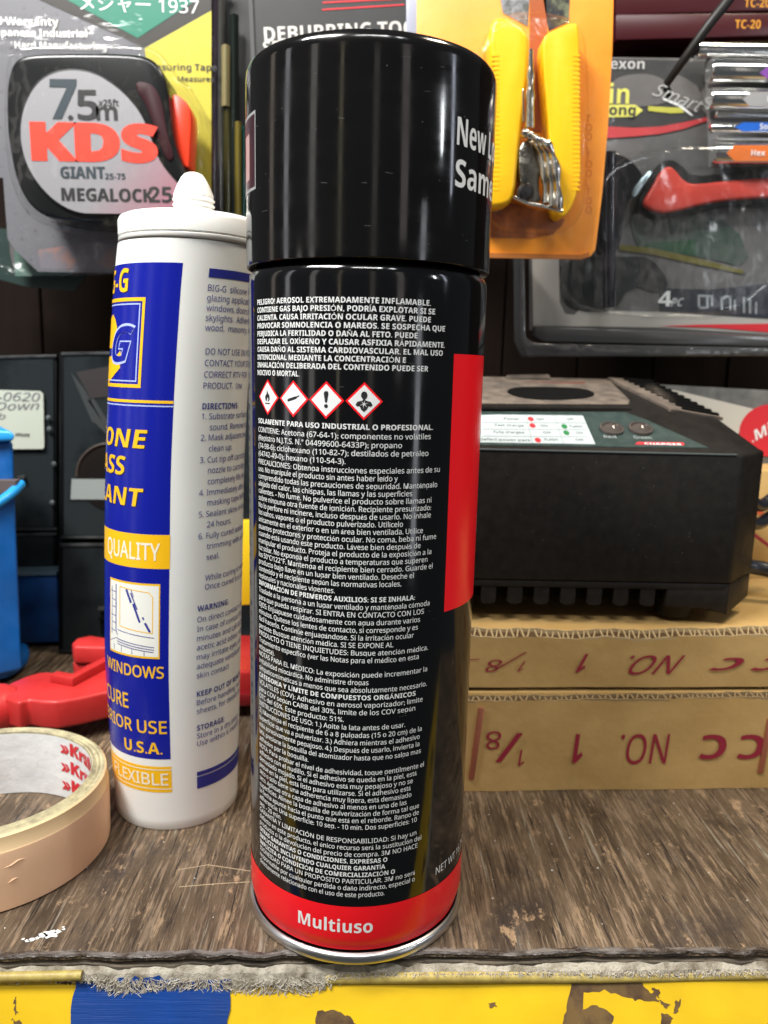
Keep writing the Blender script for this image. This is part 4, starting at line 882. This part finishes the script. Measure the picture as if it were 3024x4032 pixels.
# product box behind the charger
pb = thing("product_box", "grey and white product box with a red round logo behind the charger", "box", (220, 205, 62))
greym = mat("mottled_grey_print", (.17, .165, .15), .6, noise=(60, (.07, .07, .065), .35, .62))
pp("box_front", [(2380, 1505), (2560, 1512), (3180, 1545), (3180, 1880), (2380, 1880)], 204, 40, greym, pb, bevel=.6)
pp("white_stripe", [(2540, 1516), (2590, 1520), (2975, 1612), (2905, 1710), (2860, 1700)], 203.7, .2, mat("dull_white_card", (.55, .52, .45), .6), pb)
cc_ = UY(3030, 1695, 203.4); rr = 118*mmpp(203.4)
lg = prism("round_logo", [cc_+np.array([rr*math.cos(a), 0, .86*rr*math.sin(a)]) for a in np.linspace(0, 2*PI, 40, endpoint=False)], (0, .25, 0), redink, pb)
ptext("logo_lettering", ".Mil", 2962, 1742, 40, 203.3, whiteink, lg, w=110, deg=28, bold=.06, shear=.2, lift=.2)

# ================================================================== wall of boards
wl = thing("wall", "dark brown wall of upright boards behind the hanging goods", "wall", (0, 262, 0)); wl["kind"] = "structure"
for i in range(-9, 12):
    x0_ = UY(2275, 1450, 262)[0]+i*46.2; box("plank", (x0_+.5, 262+rng.uniform(0, .5), -60), (x0_+45.7, 270, 520), walldark, wl, bevel=.7, bseg=1)

# ================================================================== tape measure package, left
whitespeck = mat("speckled_card", (.125, .125, .138), .5, noise=(260, (.07, .06, .07), .34, .40))
green = mat("green_card_print", (.004, .16, .10), .4); blk = mat("black_card_print", (.018, .014, .010), .4); yelc = mat("yellow_card_print", (.52, .45, .03), .45)
for k, (Y, dy, lab) in enumerate(((200, 0, "front card of the hanging tape measure packs, speckled white with green and yellow print"), (209, 50, "second card of the hanging tape measure packs, showing below the front card"), (218, 84, "rearmost card of the hanging tape measure packs, dark green lower edge"))):
    cd_ = thing("blister_card", lab, "packaging", tuple(UY(400, 900+dy, Y)), "tape measure packs hanging on the wall")
    if k == 0:
        pp("card", [(-120, -120), (832, -120), (832, 960), (470, 1075), (150, 1070), (60, 985), (30, 940), (12, 700), (-120, 690)], Y, .6, whitespeck, cd_)
        pp("black_border", [(60, -120), (157, 0), (567, 187), (832, 38), (832, -120)], Y-.15, .1, blk, cd_)
        pp("green_diamond", [(180, -120), (265, 0), (542, 150), (772, 0), (900, -120)], Y-.3, .1, green, cd_)
        pp("yellow_field", [(570, 190), (832, 42), (832, 965), (700, 1000), (600, 500)], Y-.15, .1, yelc, cd_)
        ptext("green_field_lettering", "メジャー 1937", 316, 36, 42, Y-.3, whiteink, cd_, w=412, deg=-1.5)
        for s, x, y, c_, w in (("KDS Warranty", -70, 98, 26, 266), ("Japanese Industrial", -35, 142, 24, 335), ("Hard Manufacturing", 60, 192, 24, 320)):
            ptext("claim_outline", s, x-2, y+2, c_+3, Y, mat("brown_outline", (.10, .065, .04), .5), cd_, w=w+5, deg=-.5, bold=.13, lift=.2); ptext("claim_lettering", s, x, y, c_, Y, whiteink, cd_, w=w, deg=-.5, bold=.05, lift=.35)
        ptext("tape_lettering", "Measuring Tape", 560, 277, 22, Y-.2, blackink, cd_, w=264, bold=.05); ptext("tape_lettering", "Measures", 700, 322, 18, Y-.2, blackink, cd_, w=128, bold=.05)
        pp("back_print_strip", [(150, 985), (300, 960), (800, 900), (800, 985), (420, 1060), (160, 1060)], Y-.1, .1, mat("smudged_colour_print", (.16, .15, .17), .5, noise=(70, (.30, .16, .13), .36, .5)), cd_)
    elif k == 1:
        pp("card", [(20, 700), (840, 700), (840, 1075), (60, 1085), (40, 1000)], Y, .6, mat("grey_violet_card", (.11, .10, .10), .6, noise=(60, (.05, .045, .05), .3, .7)), cd_)
        pp("green_corner", [(55, 985), (145, 992), (230, 1045), (290, 1082), (60, 1087)], Y-.2, .1, mat("dull_green_print", (.02, .10, .075), .5, noise=(40, (.10, .16, .13), .3, .7)), cd_)
    else:
        pp("card", [(-60, 900), (500, 900), (290, 1145), (110, 1130), (-60, 1085)], Y, .6, mat("dark_green_card", (.004, .022, .018), .5), cd_)
tm = thing("tape_measure", "chunky black tape measure with silver face lettered in red inside its blister", "tape measure", tuple(UY(400, 860, 165)))
Yt = 166
out = chaikin([(24, 320), (50, 235), (110, 208), (300, 204), (500, 206), (590, 220), (640, 275), (662, 360), (672, 480), (690, 580), (740, 700), (810, 800), (815, 880), (500, 882), (210, 866), (120, 820), (62, 720), (30, 560), (22, 450)], 2)
pp("case", out, Yt, 30, mat("tape_case_black", (.006, .0065, .007), .25, spec=.35), tm, bevel=4, bseg=4)
pp("maroon_grip", chaikin([(515, 318), (600, 325), (640, 400), (655, 520), (690, 620), (660, 640), (625, 560), (580, 420)], 2), Yt-.7, 2, mat("maroon_rubber", (.028, .003, .006), .5, spec=.2), tm, bevel=.5)
face = [(78, 530), (90, 430), (135, 338), (200, 290), (284, 274), (374, 289), (452, 337), (512, 392), (560, 458), (594, 543), (615, 609), (651, 669), (699, 722), (740, 770), (740, 842), (392, 841), (300, 838), (211, 790), (139, 711), (96, 627)]
pp("face_rim", chaikin([(x+(x-400)*.035, y+(y-560)*.035) for x, y in face], 2), Yt-1.2, 3, blackrub, tm, bevel=1)
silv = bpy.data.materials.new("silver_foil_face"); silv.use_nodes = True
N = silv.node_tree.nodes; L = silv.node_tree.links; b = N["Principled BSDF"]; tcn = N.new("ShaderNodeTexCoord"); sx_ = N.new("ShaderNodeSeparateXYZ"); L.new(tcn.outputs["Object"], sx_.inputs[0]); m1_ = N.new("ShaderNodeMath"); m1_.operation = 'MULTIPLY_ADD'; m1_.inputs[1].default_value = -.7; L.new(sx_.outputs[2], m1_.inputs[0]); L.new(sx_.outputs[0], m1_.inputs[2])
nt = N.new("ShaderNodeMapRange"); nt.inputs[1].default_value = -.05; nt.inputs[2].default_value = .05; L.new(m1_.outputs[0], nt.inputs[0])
rp = N.new("ShaderNodeValToRGB"); rp.color_ramp.elements[0].position = .40; rp.color_ramp.elements[0].color = (.28, .275, .29, 1); rp.color_ramp.elements[1].position = .80; rp.color_ramp.elements[1].color = (.36, .15, .19, 1)  # red reflection painted as pink towards the lower right
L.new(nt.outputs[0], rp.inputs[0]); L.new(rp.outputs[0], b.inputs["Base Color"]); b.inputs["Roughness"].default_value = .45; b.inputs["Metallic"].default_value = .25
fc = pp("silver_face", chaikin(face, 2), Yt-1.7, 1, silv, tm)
Yf = Yt-1.75
kred = mat("vermilion_ink", (.72, .045, .02), .45)
dk = mat("dark_teal_ink", (.02, .035, .045), .5)
ptext("size_lettering", "7", 203, 466, 128, Yf, dk, fc, w=98, shear=.1, bold=.05, heavy=.012, res=6); ptext("size_lettering", ".5", 268, 472, 100, Yf, blackink, fc, w=112, bold=.055, res=6)
ptext("size_lettering", "m", 380, 474, 60, Yf, blackink, fc, w=76, bold=.05); ptext("size_lettering", "x25ft", 388, 418, 22, Yf, blackink, fc, w=72, bold=.03)
ptext("brand_lettering", "KDS", 124, 624, 117, Yf, kred, fc, w=456, bold=.07, heavy=.045, deg=-.8, res=8)
ptext("model_lettering", "GIANT", 241.5, 702, 40, Yf, dk, fc, w=158, bold=.045, lift=.19); ptext("model_lettering", "MEGALOCK", 245.5, 790, 44, Yf, blackink, fc, w=330, bold=.045, deg=-.6, lift=.19)
ptext("model_lettering", "GIANT", 239, 702, 40, Yf, dk, fc, w=158, bold=.045); ptext("model_lettering", "25-75", 414, 706, 20, Yf, dk, fc, w=74, bold=.03)
ptext("model_lettering", "MEGALOCK", 243, 790, 44, Yf, blackink, fc, w=330, bold=.045, deg=-.6); ptext("model_lettering", "25", 588, 797, 54, Yf, blackink, fc, w=84, bold=.06)
pp("lock_button", chaikin([(672, 372), (700, 370), (745, 412), (752, 480), (745, 600), (742, 670), (715, 640), (690, 560), (678, 480)], 1), Yt+6, 16, mat("red_lock_button", (.85, .05, .015), .3), tm, bevel=2)
bs = thing("blister_shell", "clear plastic blister bubble over the tape measure", "packaging", tuple(UY(400, 900, 160)))
pp("bubble", chaikin([(10, 290), (40, 190), (110, 170), (540, 165), (640, 200), (690, 300), (760, 340), (790, 480), (790, 700), (850, 900), (500, 915), (190, 900), (80, 830), (14, 640)], 2), 157, 42, clear, bs, bevel=7, bseg=5)
pp("upper_ridge", chaikin([(-60, 150), (500, 140), (560, 165), (480, 180), (-60, 178)], 2), 180, 14, clear, bs, bevel=3, bseg=3)

def crinkle(px, Y, amp, parent, nx_=46, nz_=30, seed=1, m=None):      # loose clear plastic with sharp wrinkles
    r_ = np.random.default_rng(seed); H_ = np.zeros((nx_+1, nz_+1))
    for k in range(26):
        a = r_.uniform(0, PI); f_ = r_.uniform(.1, .5); ph = r_.uniform(0, 6.3); u_, v_ = np.meshgrid(np.arange(nx_+1), np.arange(nz_+1), indexing='ij')
        H_ += (1-abs(np.sin((u_*math.cos(a)+v_*math.sin(a))*f_*.5+ph)))*r_.uniform(.2, 1)/(1+2*f_)
    H_ = (H_-H_.min())/np.ptp(H_); V = []; a, b, c, d = [UY(x, y, Y) for x, y in px]
    for i in range(nx_+1):
        for j in range(nz_+1):
            u, v = i/nx_, j/nz_; p = (a*(1-u)+b*u)*(1-v)+(d*(1-u)+c*u)*v; V.append((p[0], Y-amp*H_[i, j], p[2]))
    return build("crinkled_wrap", V, [[i*(nz_+1)+j, (i+1)*(nz_+1)+j, (i+1)*(nz_+1)+j+1, i*(nz_+1)+j+1] for i in range(nx_) for j in range(nz_)], m or film("crinkled_clear_plastic", (1, 1, 1), .05, .16, .3, 0), parent)
crinkle([(560, 150), (850, 150), (850, 880), (640, 880)], 192, 5, bs, seed=4)
crinkle([(-100, 60), (560, 60), (560, 200), (-100, 200)], 190, 4, bs, seed=5)
crinkle([(-100, 880), (480, 880), (440, 1090), (20, 1090)], 195, 4, bs, seed=6)
# clear wrapped goods between the card and the deburring tool pack
wp = thing("wrapped_goods", "dark plastic wrapped goods hanging between the yellow card and the grey card", "packaging", tuple(UY(900, 1000, 205)))
def vstrip(name, xa, xb, y0, y1, Y, m, r=1.): 
    a0, b0 = UY(xa, y0, Y), UY(xb, y0, Y); a1, b1 = UY(xa, y1, Y), UY(xb, y1, Y); n_ = 10; V = []
    for (A_, B_) in ((a0, b0), (a1, b1)):
        for i in range(n_+1): t = i/n_; p_ = A_*(1-t)+B_*t; h_ = np.linalg.norm(B_-A_)/2*r; V.append((p_[0], Y-h_*math.sin(PI*t), p_[2]))
    return build(name, V, [[i, i+1, n_+2+i, n_+1+i] for i in range(n_)], m, wp, smooth=True)
vstrip("purple_edge", 826, 858, -80, 1060, 204, mat("purple_grey_plastic", (.045, .035, .05), .12))
vstrip("grey_edge", 850, 886, -80, 1060, 206, mat("grey_gloss_plastic", (.06, .06, .055), .1)); vstrip("olive_strip", 872, 905, 180, 420, 203, mat("tan_strip", (.20, .17, .08), .3))
vstrip("olive_strip", 880, 915, 420, 1060, 205, mat("olive_plastic", (.035, .032, .01), .12)); vstrip("black_strip", 905, 940, 60, 1060, 205, mat("green_black_plastic", (.010, .014, .012), .12))
vstrip("olive_strip", 925, 950, 480, 1060, 203, mat("olive_gold_plastic", (.13, .10, .015), .25)); vstrip("dark_green_strip", 945, 975, 500, 1060, 206, mat("bottle_green_plastic", (.003, .03, .025), .2))
pp("black_backing", [(820, -80), (1000, -80), (1000, 1100), (820, 1100)], 211, 2, mat("black_backing_card", (.006, .006, .007), .5), wp)

# deburring tool card
db = thing("blister_card", "charcoal grey deburring tool card hanging right above the black can", "packaging", tuple(UY(1300, 420, 190)))
pp("card", [(984, -120), (1600, -120), (1600, 430), (1012, 430), (990, 180)], 190, .6, mat("charcoal_card", (.045, .046, .048), .4, noise=(20, (.03, .03, .028), .3, .7)), db)
pp("pale_side", [(1600, -120), (1664, -120), (1664, 430), (1600, 430)], 188.5, 2.5, mat("pale_lilac_plastic", (.33, .34, .42), .3), db, bevel=.5)
pp("left_fold", [(974, -120), (990, -120), (1012, 430), (996, 430)], 189, 2, mat("grey_plastic_edge", (.11, .11, .11), .2), db)
ptext("card_lettering", "DEBURRING TOOL", 1042, 165, 47, 190, mat("cream_ink", (.62, .59, .55), .5), db, w=576, deg=2.9, bold=.05, res=4)
ptext("card_lettering", "SET", 1038, 212, 40, 190, MATS["cream_ink"], db, deg=2.9, bold=.05)
for (xa, ya, xb, yb) in ((1270, 10, 1592, -6), (1268, 38, 1592, 18)):
    pp("red_line", [(xa, ya-3), (xb, yb-3), (xb, yb+3), (xa, ya+3)], 189.8, .2, redink, db)

# ================================================================== orange pack with yellow-handled tool
og = thing("blister_card", "bright orange card with rounded corners hanging behind the can cap", "packaging", tuple(UY(2050, 1015, 150)))
orange = mat("orange_card", (.88, .27, .015), .38, noise=(30, (.95, .36, .03), .3, .7), bump=(40, .3, 1))
pp("card", [(1640, -120), (2420, -120), (2412, 200), (2396, 480), (2372, 760), (2350, 940), (2344, 985), (2325, 1010), (2290, 1019), (1640, 1008)], 150, .8, orange, og, bevel=.3)
pp("border_fold", [(1640, 990), (2290, 1003), (2318, 992), (2322, 1006), (2290, 1021), (1640, 1010)], 149, 1.0, mat("orange_brown_edge", (.36, .12, .02), .5), og)
pp("centre_print", [(2088, -60), (2150, -60), (2155, 200), (2140, 520), (2090, 520), (2085, 200)], 149.7, .1, mat("rust_print", (.38, .09, .02), .5), og)
pp("dark_print", [(1960, -60), (2088, -60), (2078, 104), (1980, 50)], 149.7, .1, mat("multicolour_print", (.10, .11, .10), .5, noise=(150, (.30, .32, .36), .42, .58)), og)
pp("dark_print", [(2130, -60), (2245, -60), (2240, 85), (2160, 122)], 149.7, .1, mat("grey_black_print", (.015, .017, .022), .5, noise=(90, (.16, .18, .10), .4, .52)), og)
pp("brown_print", chaikin([(1860, 800), (1990, 790), (2200, 850), (2230, 870), (2160, 940), (1860, 935)], 1), 149.6, .1, mat("brown_faded_print", (.42, .12, .02), .5, noise=(110, (.25, .06, .015), .4, .6)), og)
for k_, yy in enumerate(range(480, 860, 36)):
    ptext("side_print", "TOOL"[k_ % 4], 2306, yy, 24, 149.8, mat("faint_rust_print", (.62, .17, .02), .5), og)
yh = mat("yellow_handle_plastic", (.90, .50, .006), .35, bump=(80, .25, .6))
ph_ = thing("folding_tool", "steel tool with two yellow ribbed handles inside the orange pack", "hand tool", tuple(UY(2100, 830, 138)))
hl = [(1924, 134), (1942, 78), (1974, 57), (2083, 120), (2083, 212), (2072, 360), (2055, 495), (2040, 640), (2030, 760), (2010, 800), (1960, 815), (1880, 812), (1850, 780), (1900, 700), (1935, 500), (1938, 300)]
hr = [(2137, 149), (2161, 127), (2268, 81), (2280, 110), (2284, 300), (2286, 560), (2288, 700), (2262, 800), (2225, 856), (2195, 850), (2178, 800), (2170, 640), (2160, 495), (2150, 380), (2140, 283)]
for nm, P in (("handle", hl), ("handle", hr)):
    pp(nm, chaikin(P, 1), 136, 13, yh, ph_, bevel=3.2, bseg=3)
for i in range(30):
    y = 215+i*18.2
    for xs in ((1938+.0*i, 1966), (2255, 2284)): pp("grip_rib", [(xs[0], y), (xs[1], y), (xs[1], y+7), (xs[0], y+7)], 135.85, 1.6, yh, ph_)
steel = mat("bright_steel", (.62, .60, .56), .16, 1, bump=(300, .3, .4))
a, b = UY(2090, 195, 134), UY(2086, 505, 134); tube("steel_pin", [a, (a+b)/2, b], lambda t: 1.0+1.1*t+(.5 if .55 < t < .62 or .3 < t < .34 else 0), steel, ph_, seg=14)
for (P) in ([(2056, 350), (2064, 345), (2066, 480), (2056, 480)],): pp("steel_glint_edge", P, 134, 2, steel, ph_, bevel=.5)
for i in range(3):
    P = [UY(x+i*26-20, y+i*12, 133-i*2) for x, y in ((2075, 520), (2120, 540), (2150, 600), (2165, 700), (2170, 800))]; tube("spring_arm", P, lambda t, i=i: 1.5+.5*math.sin(t*20+i), steel, ph_, seg=10)
pp("jaw_block", chaikin([(2040, 560), (2110, 540), (2135, 640), (2120, 740), (2140, 800), (2060, 790), (2045, 700)], 1), 135, 8, mat("dark_steel", (.22, .21, .19), .22, 1, bump=(220, .8, 1)), ph_, bevel=1.5)
P = [UY(x, y, 132) for x, y in ((2022, 775), (2080, 800), (2140, 812), (2215, 832))]; tube("steel_wire", P, .8, steel, ph_)
lathe("pivot_screw", [(0, 1.5), (2.4, 1.3), (3.6, 0), (3.6, -2)], tuple(UY(2070, 755, 131.5)), mat("gunmetal", (.08, .08, .09), .3, 1), ph_, seg=24, axis=(0, -1, 0))
os_ = thing("blister_shell", "clear orange tinted bubble over the yellow handled tool", "packaging", tuple(UY(2100, 900, 128)))
pp("bubble", chaikin([(1850, 40), (2300, 30), (2330, 300), (2325, 640), (2300, 880), (2180, 900), (1850, 880)], 2), 128, 22, film("orange_tinted_film", (1, .99, .96), .02, .08, 1.0), os_, bevel=4, bseg=3)

crinkle([(1650, -80), (2400, -80), (2340, 1000), (1650, 1000)], 147, 3.2, os_, 60, 60, seed=8)
# ================================================================== large blister pack on the right
rk = thing("blister_card", "large grey printed tool card with yellow banner and red swoosh at the right", "packaging", tuple(UY(2600, 1400, 215)))
gcard = mat("grey_tool_card", (.15, .14, .135), .45, noise=(14, (.09, .088, .085), .35, .65)); dgc = mat("dark_grey_print", (.04, .04, .04), .4)
pp("card", [(2085, 700), (2380, 700), (2380, 225), (2800, 230), (3180, 235), (3180, 1330), (2085, 1300)], 216, .8, gcard, rk)
pp("white_border", [(2095, 1000), (2200, 1000), (2204, 1190), (2225, 1235), (2262, 1240), (2280, 1220), (2600, 1228), (3180, 1250), (3180, 1325), (2600, 1290), (2100, 1282)], 215.6, .2, mat("warm_white_card", (.42, .40, .36), .5), rk)
pp("dark_header", [(2385, 232), (2795, 240), (2790, 300), (2740, 400), (2790, 460), (2600, 500), (2380, 500)], 215.7, .2, dgc, rk)
pp("grey_arc", chaikin([(2400, 345), (2430, 300), (2560, 285), (2640, 330), (2650, 395), (2560, 420), (2400, 420)], 2), 215.5, .1, gcard, rk)
pp("script_field", chaikin([(2640, 290), (2690, 300), (2760, 350), (2765, 440), (2700, 430), (2600, 370)], 1), 215.5, .1, gcard, rk)
ptext("maker_lettering", "exon", 2402, 271, 34, 215.4, mat("grey_white_ink", (.45, .44, .43), .5), rk, w=124, bold=.03)
ylw = mat("pale_yellow_ink", (.62, .60, .12), .5)
ptext("banner_word", "in", 2398, 408, 66, 215.3, ylw, rk, w=72, bold=.05); pp("yellow_banner", [(2380, 412), (2500, 412), (2532, 434), (2500, 460), (2380, 462)], 215.4, .1, ylw, rk)
ptext("banner_lettering", "ong", 2398, 452, 34, 215.3, dgc, rk, w=96, bold=.03)
ptext("script_lettering", "Smart", 2566, 372, 44, 215.2, mat("grey_script_ink", (.42, .42, .41), .5), rk, w=192, deg=-19, shear=.4)
pp("script_underline", [(2610, 385), (2680, 410), (2730, 455), (2722, 455), (2670, 418), (2610, 392)], 215.2, .1, whiteink, rk)
pp("yellow_caption", [(2552, 418), (2625, 422), (2690, 424), (2692, 444), (2640, 446), (2552, 436)], 215.3, .1, mat("yellow_caption_ink", (.45, .44, .06), .5), rk)
pp("red_swoosh", [(2380, 497), (2500, 503), (2600, 498), (2700, 480), (2795, 458), (2795, 472), (2690, 508), (2600, 527), (2500, 537), (2380, 545)], 215.3, .1, mat("dull_red_ink", (.45, .04, .045), .5), rk)
pp("icon_strip", [(2600, 1135), (2800, 1140), (3180, 1100), (3180, 1265), (2600, 1225)], 215.2, .3, mat("blue_black_strip", (.016, .018, .026), .3), rk)
ptext("count_lettering", "4", 2590, 1206, 56, 215.1, whiteink, rk, w=52, bold=.08); ptext("count_lettering", "PC", 2640, 1206, 30, 215.1, mat("grey_count_ink", (.45, .46, .47), .5), rk, w=50, shear=.3, bold=.04)
icn = mat("icon_grey", (.32, .34, .35), .5)
for P in ([(2748, 1160), (2808, 1162), (2808, 1170), (2748, 1168)], [(2748, 1168), (2756, 1168), (2756, 1215), (2748, 1215)], [(2748, 1207), (2785, 1209), (2785, 1216), (2748, 1214)], [(2782, 1168), (2790, 1168), (2790, 1214), (2782, 1214)], [(2800, 1166), (2808, 1166), (2808, 1205), (2800, 1205)],
          [(2838, 1175), (2858, 1162), (2880, 1164), (2880, 1172), (2860, 1172), (2846, 1182)], [(2838, 1175), (2846, 1175), (2846, 1220), (2838, 1220)], [(2872, 1166), (2880, 1166), (2880, 1222), (2872, 1222)], [(2890, 1180), (2897, 1180), (2897, 1222), (2890, 1222)],
          [(2926, 1170), (2933, 1170), (2933, 1232), (2926, 1232)], [(2950, 1172), (2957, 1172), (2957, 1234), (2950, 1234)], [(2974, 1190), (2981, 1190), (2981, 1236), (2974, 1236)]): pp("tool_icon", P, 214.9, .2, icn, rk)
pp("red_rule", [(2600, 1284), (2750, 1278), (3180, 1272), (3180, 1322), (3000, 1306), (2800, 1290)], 215.1, .2, redink, rk)
pp("green_print", chaikin([(2480, 830), (2560, 850), (2700, 840), (2900, 880), (2960, 1060), (2760, 1010), (2520, 985), (2490, 920)], 1), 215.4, .2, mat("grey_green_print", (.035, .065, .045), .4, noise=(40, (.09, .10, .09), .35, .6)), rk)
pp("green_print", [(2570, 955), (2740, 945), (2745, 1010), (2700, 1000), (2520, 975)], 215.2, .2, mat("leaf_green_print", (.012, .07, .025), .4), rk)
pp("olive_curve", [(2440, 962), (2560, 975), (2740, 1015), (2930, 1065), (2925, 1078), (2740, 1040), (2560, 1000), (2440, 985)], 215.0, .2, mat("olive_ink", (.14, .12, .012), .4), rk)
pp("dark_window", chaikin([(2204, 1010), (2470, 1010), (2560, 1010), (2640, 1110), (2600, 1160), (2480, 1120), (2420, 1230), (2270, 1225), (2210, 1180)], 1), 215.0, .3, mat("dark_tray_fill", (.012, .014, .013), .3), rk)  # flat dark grey-green area of the pack interior
rt_ = thing("blister_shell", "clear tray shell of the large grey pack with folded lower rim", "packaging", tuple(UY(2500, 1405, 196)))
pp("tray_rim", [(2048, 980), (2066, 980), (2072, 1330), (2110, 1352), (3180, 1372), (3180, 1400), (2080, 1406), (2050, 1340)], 196, 20, film("grey_clear_plastic", (.55, .55, .55), .10, .12, .6, .06), rt_, bevel=2, bseg=3)
pp("tray_lower_band", [(2105, 1284), (3180, 1330), (3180, 1368), (2140, 1345), (2105, 1325)], 205, 8, mat("smoky_band_plastic", (.07, .07, .07), .2), rt_, bevel=1)
pp("tray_window", chaikin([(2390, 560), (3180, 560), (3180, 1255), (2240, 1240), (2240, 1000)], 2), 190, 24, clearhaze, rt_, bevel=5, bseg=3)
crinkle([(2380, 240), (2790, 240), (2790, 600), (2380, 600)], 208, 4, rt_, seed=9)
crinkle([(2250, 600), (3150, 600), (3150, 1240), (2250, 1240)], 189, 4, rt_, 60, 46, seed=12)
tl = thing("hand_tool", "red handled tool with black outline lying in the large grey pack", "hand tool", tuple(UY(2700, 820, 204)))
rhp = [(2533, 795), (2560, 750), (2612, 662), (2635, 652), (2655, 660), (2700, 716), (2745, 724), (2900, 706), (3180, 690), (3180, 770), (2900, 782), (2780, 800), (2660, 832), (2600, 838), (2545, 815)]
pp("red_handle", chaikin(rhp, 1), 203, 9, mat("coral_red_plastic", (.60, .055, .035), .35), tl, bevel=2, bseg=3)
pp("black_grip", chaikin([(2510, 790), (2545, 735), (2600, 640), (2645, 622), (2690, 650), (2730, 695), (2900, 672), (3180, 660), (3180, 800), (2900, 806), (2700, 845), (2600, 858), (2530, 830)], 1), 206, 8, blackrub, tl, bevel=1.5)
pp("steel_blade", [(2488, 770), (2500, 735), (2560, 668), (2572, 676), (2545, 715), (2500, 778)], 202, 4, mat("bluish_steel", (.55, .68, .72), .2, .8), tl, bevel=.6)
gr_ = thing("hand_tool", "black gripped tool standing upright behind the orange pack", "hand tool", tuple(UY(2400, 1225, 200)))
pp("dome_grip", chaikin([(2330, 1000), (2340, 640), (2380, 598), (2440, 600), (2500, 640), (2540, 700), (2545, 740), (2500, 740), (2450, 860), (2440, 1000)], 2), 204, 8, mat("black_glossy_grip", (.012, .012, .013), .15), gr_, bevel=3, bseg=3)
a, b = UY(2400, 600, 197), UY(2398, 1215, 197); tube("black_shaft", [a, (a+b)/2, b], 3.3, mat("purple_black_gloss", (.012, .011, .015), .08), gr_, seg=20)
# socket tubes with coloured arrows
so_ = thing("bit_rack", "rack of shiny chrome tubes with coloured arrow labels at the right edge", "tool set", tuple(UY(2950, 640, 205)))
chrome = mat("polished_chrome", (.86, .86, .84), .14, 1, bump=(40, .3, .8, (1, 1, 1)))
arr = {0: (.20, .06, .32), 1: (.30, .30, .30), 2: (.01, .12, .55), 3: (.70, .16, .02)}
rows = [(240, 322, 2792, 0, 262, 310, 2992, "Ph"), (352, 428, 2790, 1, 362, 420, 2925, "Flat"), (488, 520, 2795, 2, 482, 517, 2895, "Socket"), (565, 640, 2805, 3, 572, 634, 2862, "Hex")]
for i, (ya, yb, xl, ci, la, lb, lx, s) in enumerate(rows):
    a_, b_ = UY(xl, (ya+yb)/2, 200), UY(3180, (ya+yb)/2+6, 200); r_ = (yb-ya)/2*mmpp(200)
    t_ = lathe("chrome_tube", [(0, 0), (r_*.9, 0), (r_, .8), (r_, 80), (0, 80)], tuple(a_), chrome, so_, seg=32, axis=tuple(b_-a_))
    h_ = (lb-la)/2; cm = (la+lb)/2
    pp("arrow_label", [(lx, cm), (lx+30, la), (3180, la), (3180, lb), (lx+30, lb)], 199.6-r_, .3, mat("arrow_ink_%s" % ["violet", "grey", "blue", "orange"][ci], arr[ci], .4), so_)
    ptext("arrow_lettering", s, lx+95, cm+10, 20, 199.2-r_, whiteink, so_, bold=.02)
for ya, yb, xl in ((440, 462, 2815), (536, 552, 2818), (172, 226, 2740)):
    a_, b_ = UY(xl, (ya+yb)/2, 203), UY(3180, (ya+yb)/2+8, 203); r_ = (yb-ya)/2*mmpp(203)
    lathe("chrome_rod", [(0, 0), (r_, .5), (r_, 80), (0, 80)], tuple(a_), chrome, so_, seg=24, axis=tuple(b_-a_))
pp("rack_back", [(2785, 232), (3180, 240), (3180, 655), (2800, 655)], 207, 3, mat("silver_tray", (.35, .35, .35), .25, .6), so_)
# dark red boxes above
for k, (y0, y1, Y, lx, by, lab) in enumerate(((-120, 50, 224, 2930, 28, "dark red box with yellow code, upper of the pair at the top right corner"), (55, 150, 220, 2893, 112, "dark red box with yellow code, lower of the pair at the top right corner"))):
    rb = thing("product_box", lab, "box", tuple(UY(2700, y1, Y)), "dark red boxes at the top right")
    pp("box_body", [(2425, y0), (3200, y0-6), (3200, y1-14), (3000, y1-8), (2425, y1+8)], Y, 34, mat("dark_maroon_card", (.050, .004, .007), .35), rb, bevel=.8)
    ptext("box_lettering", "TC-20", lx, by, 28, Y, mat("amber_ink", (.62, .26, .02), .5), rb, w=92, bold=.06)
tb = thing("wooden_blocks", "small brown cartons showing just below the dark red boxes", "carton", tuple(UY(2950, 172, 226)))
for x0_, x1_ in ((2868, 2938), (2945, 3180)): pp("carton_face", [(x0_, 142), (x1_, 138), (x1_, 172), (x0_, 172)], 226, 20, mat("brown_board", (.11, .075, .03), .7), tb, bevel=.5)
tube_o = tube("hanging_cable", [UY(x, y, Y) for x, y, Y in ((2950, -160, 150), (2880, -20, 150), (2790, 100, 152), (2700, 225, 158), (2625, 330, 168))], lambda t: 2.6-.9*t, mat("black_cable", (.012, .010, .008), .5)); tag(tube_o, "thick black cable slanting down in front of the dark red boxes", "cable")
# yellow strip glimpsed between tube and can
ys = thing("ruler", "yellow plastic strip upright in the gap between sealant tube and black can", "plastic strip", tuple(UY(980, 2380, 190)))
pp("strip", [(930, 2050), (1040, 2050), (1040, 2378), (930, 2385)], 190, 4, mat("flat_yellow_plastic", (.80, .55, .01), .45), ys, bevel=.6)

bpy.data.objects.remove(_to); bpy.data.curves.remove(_tc)
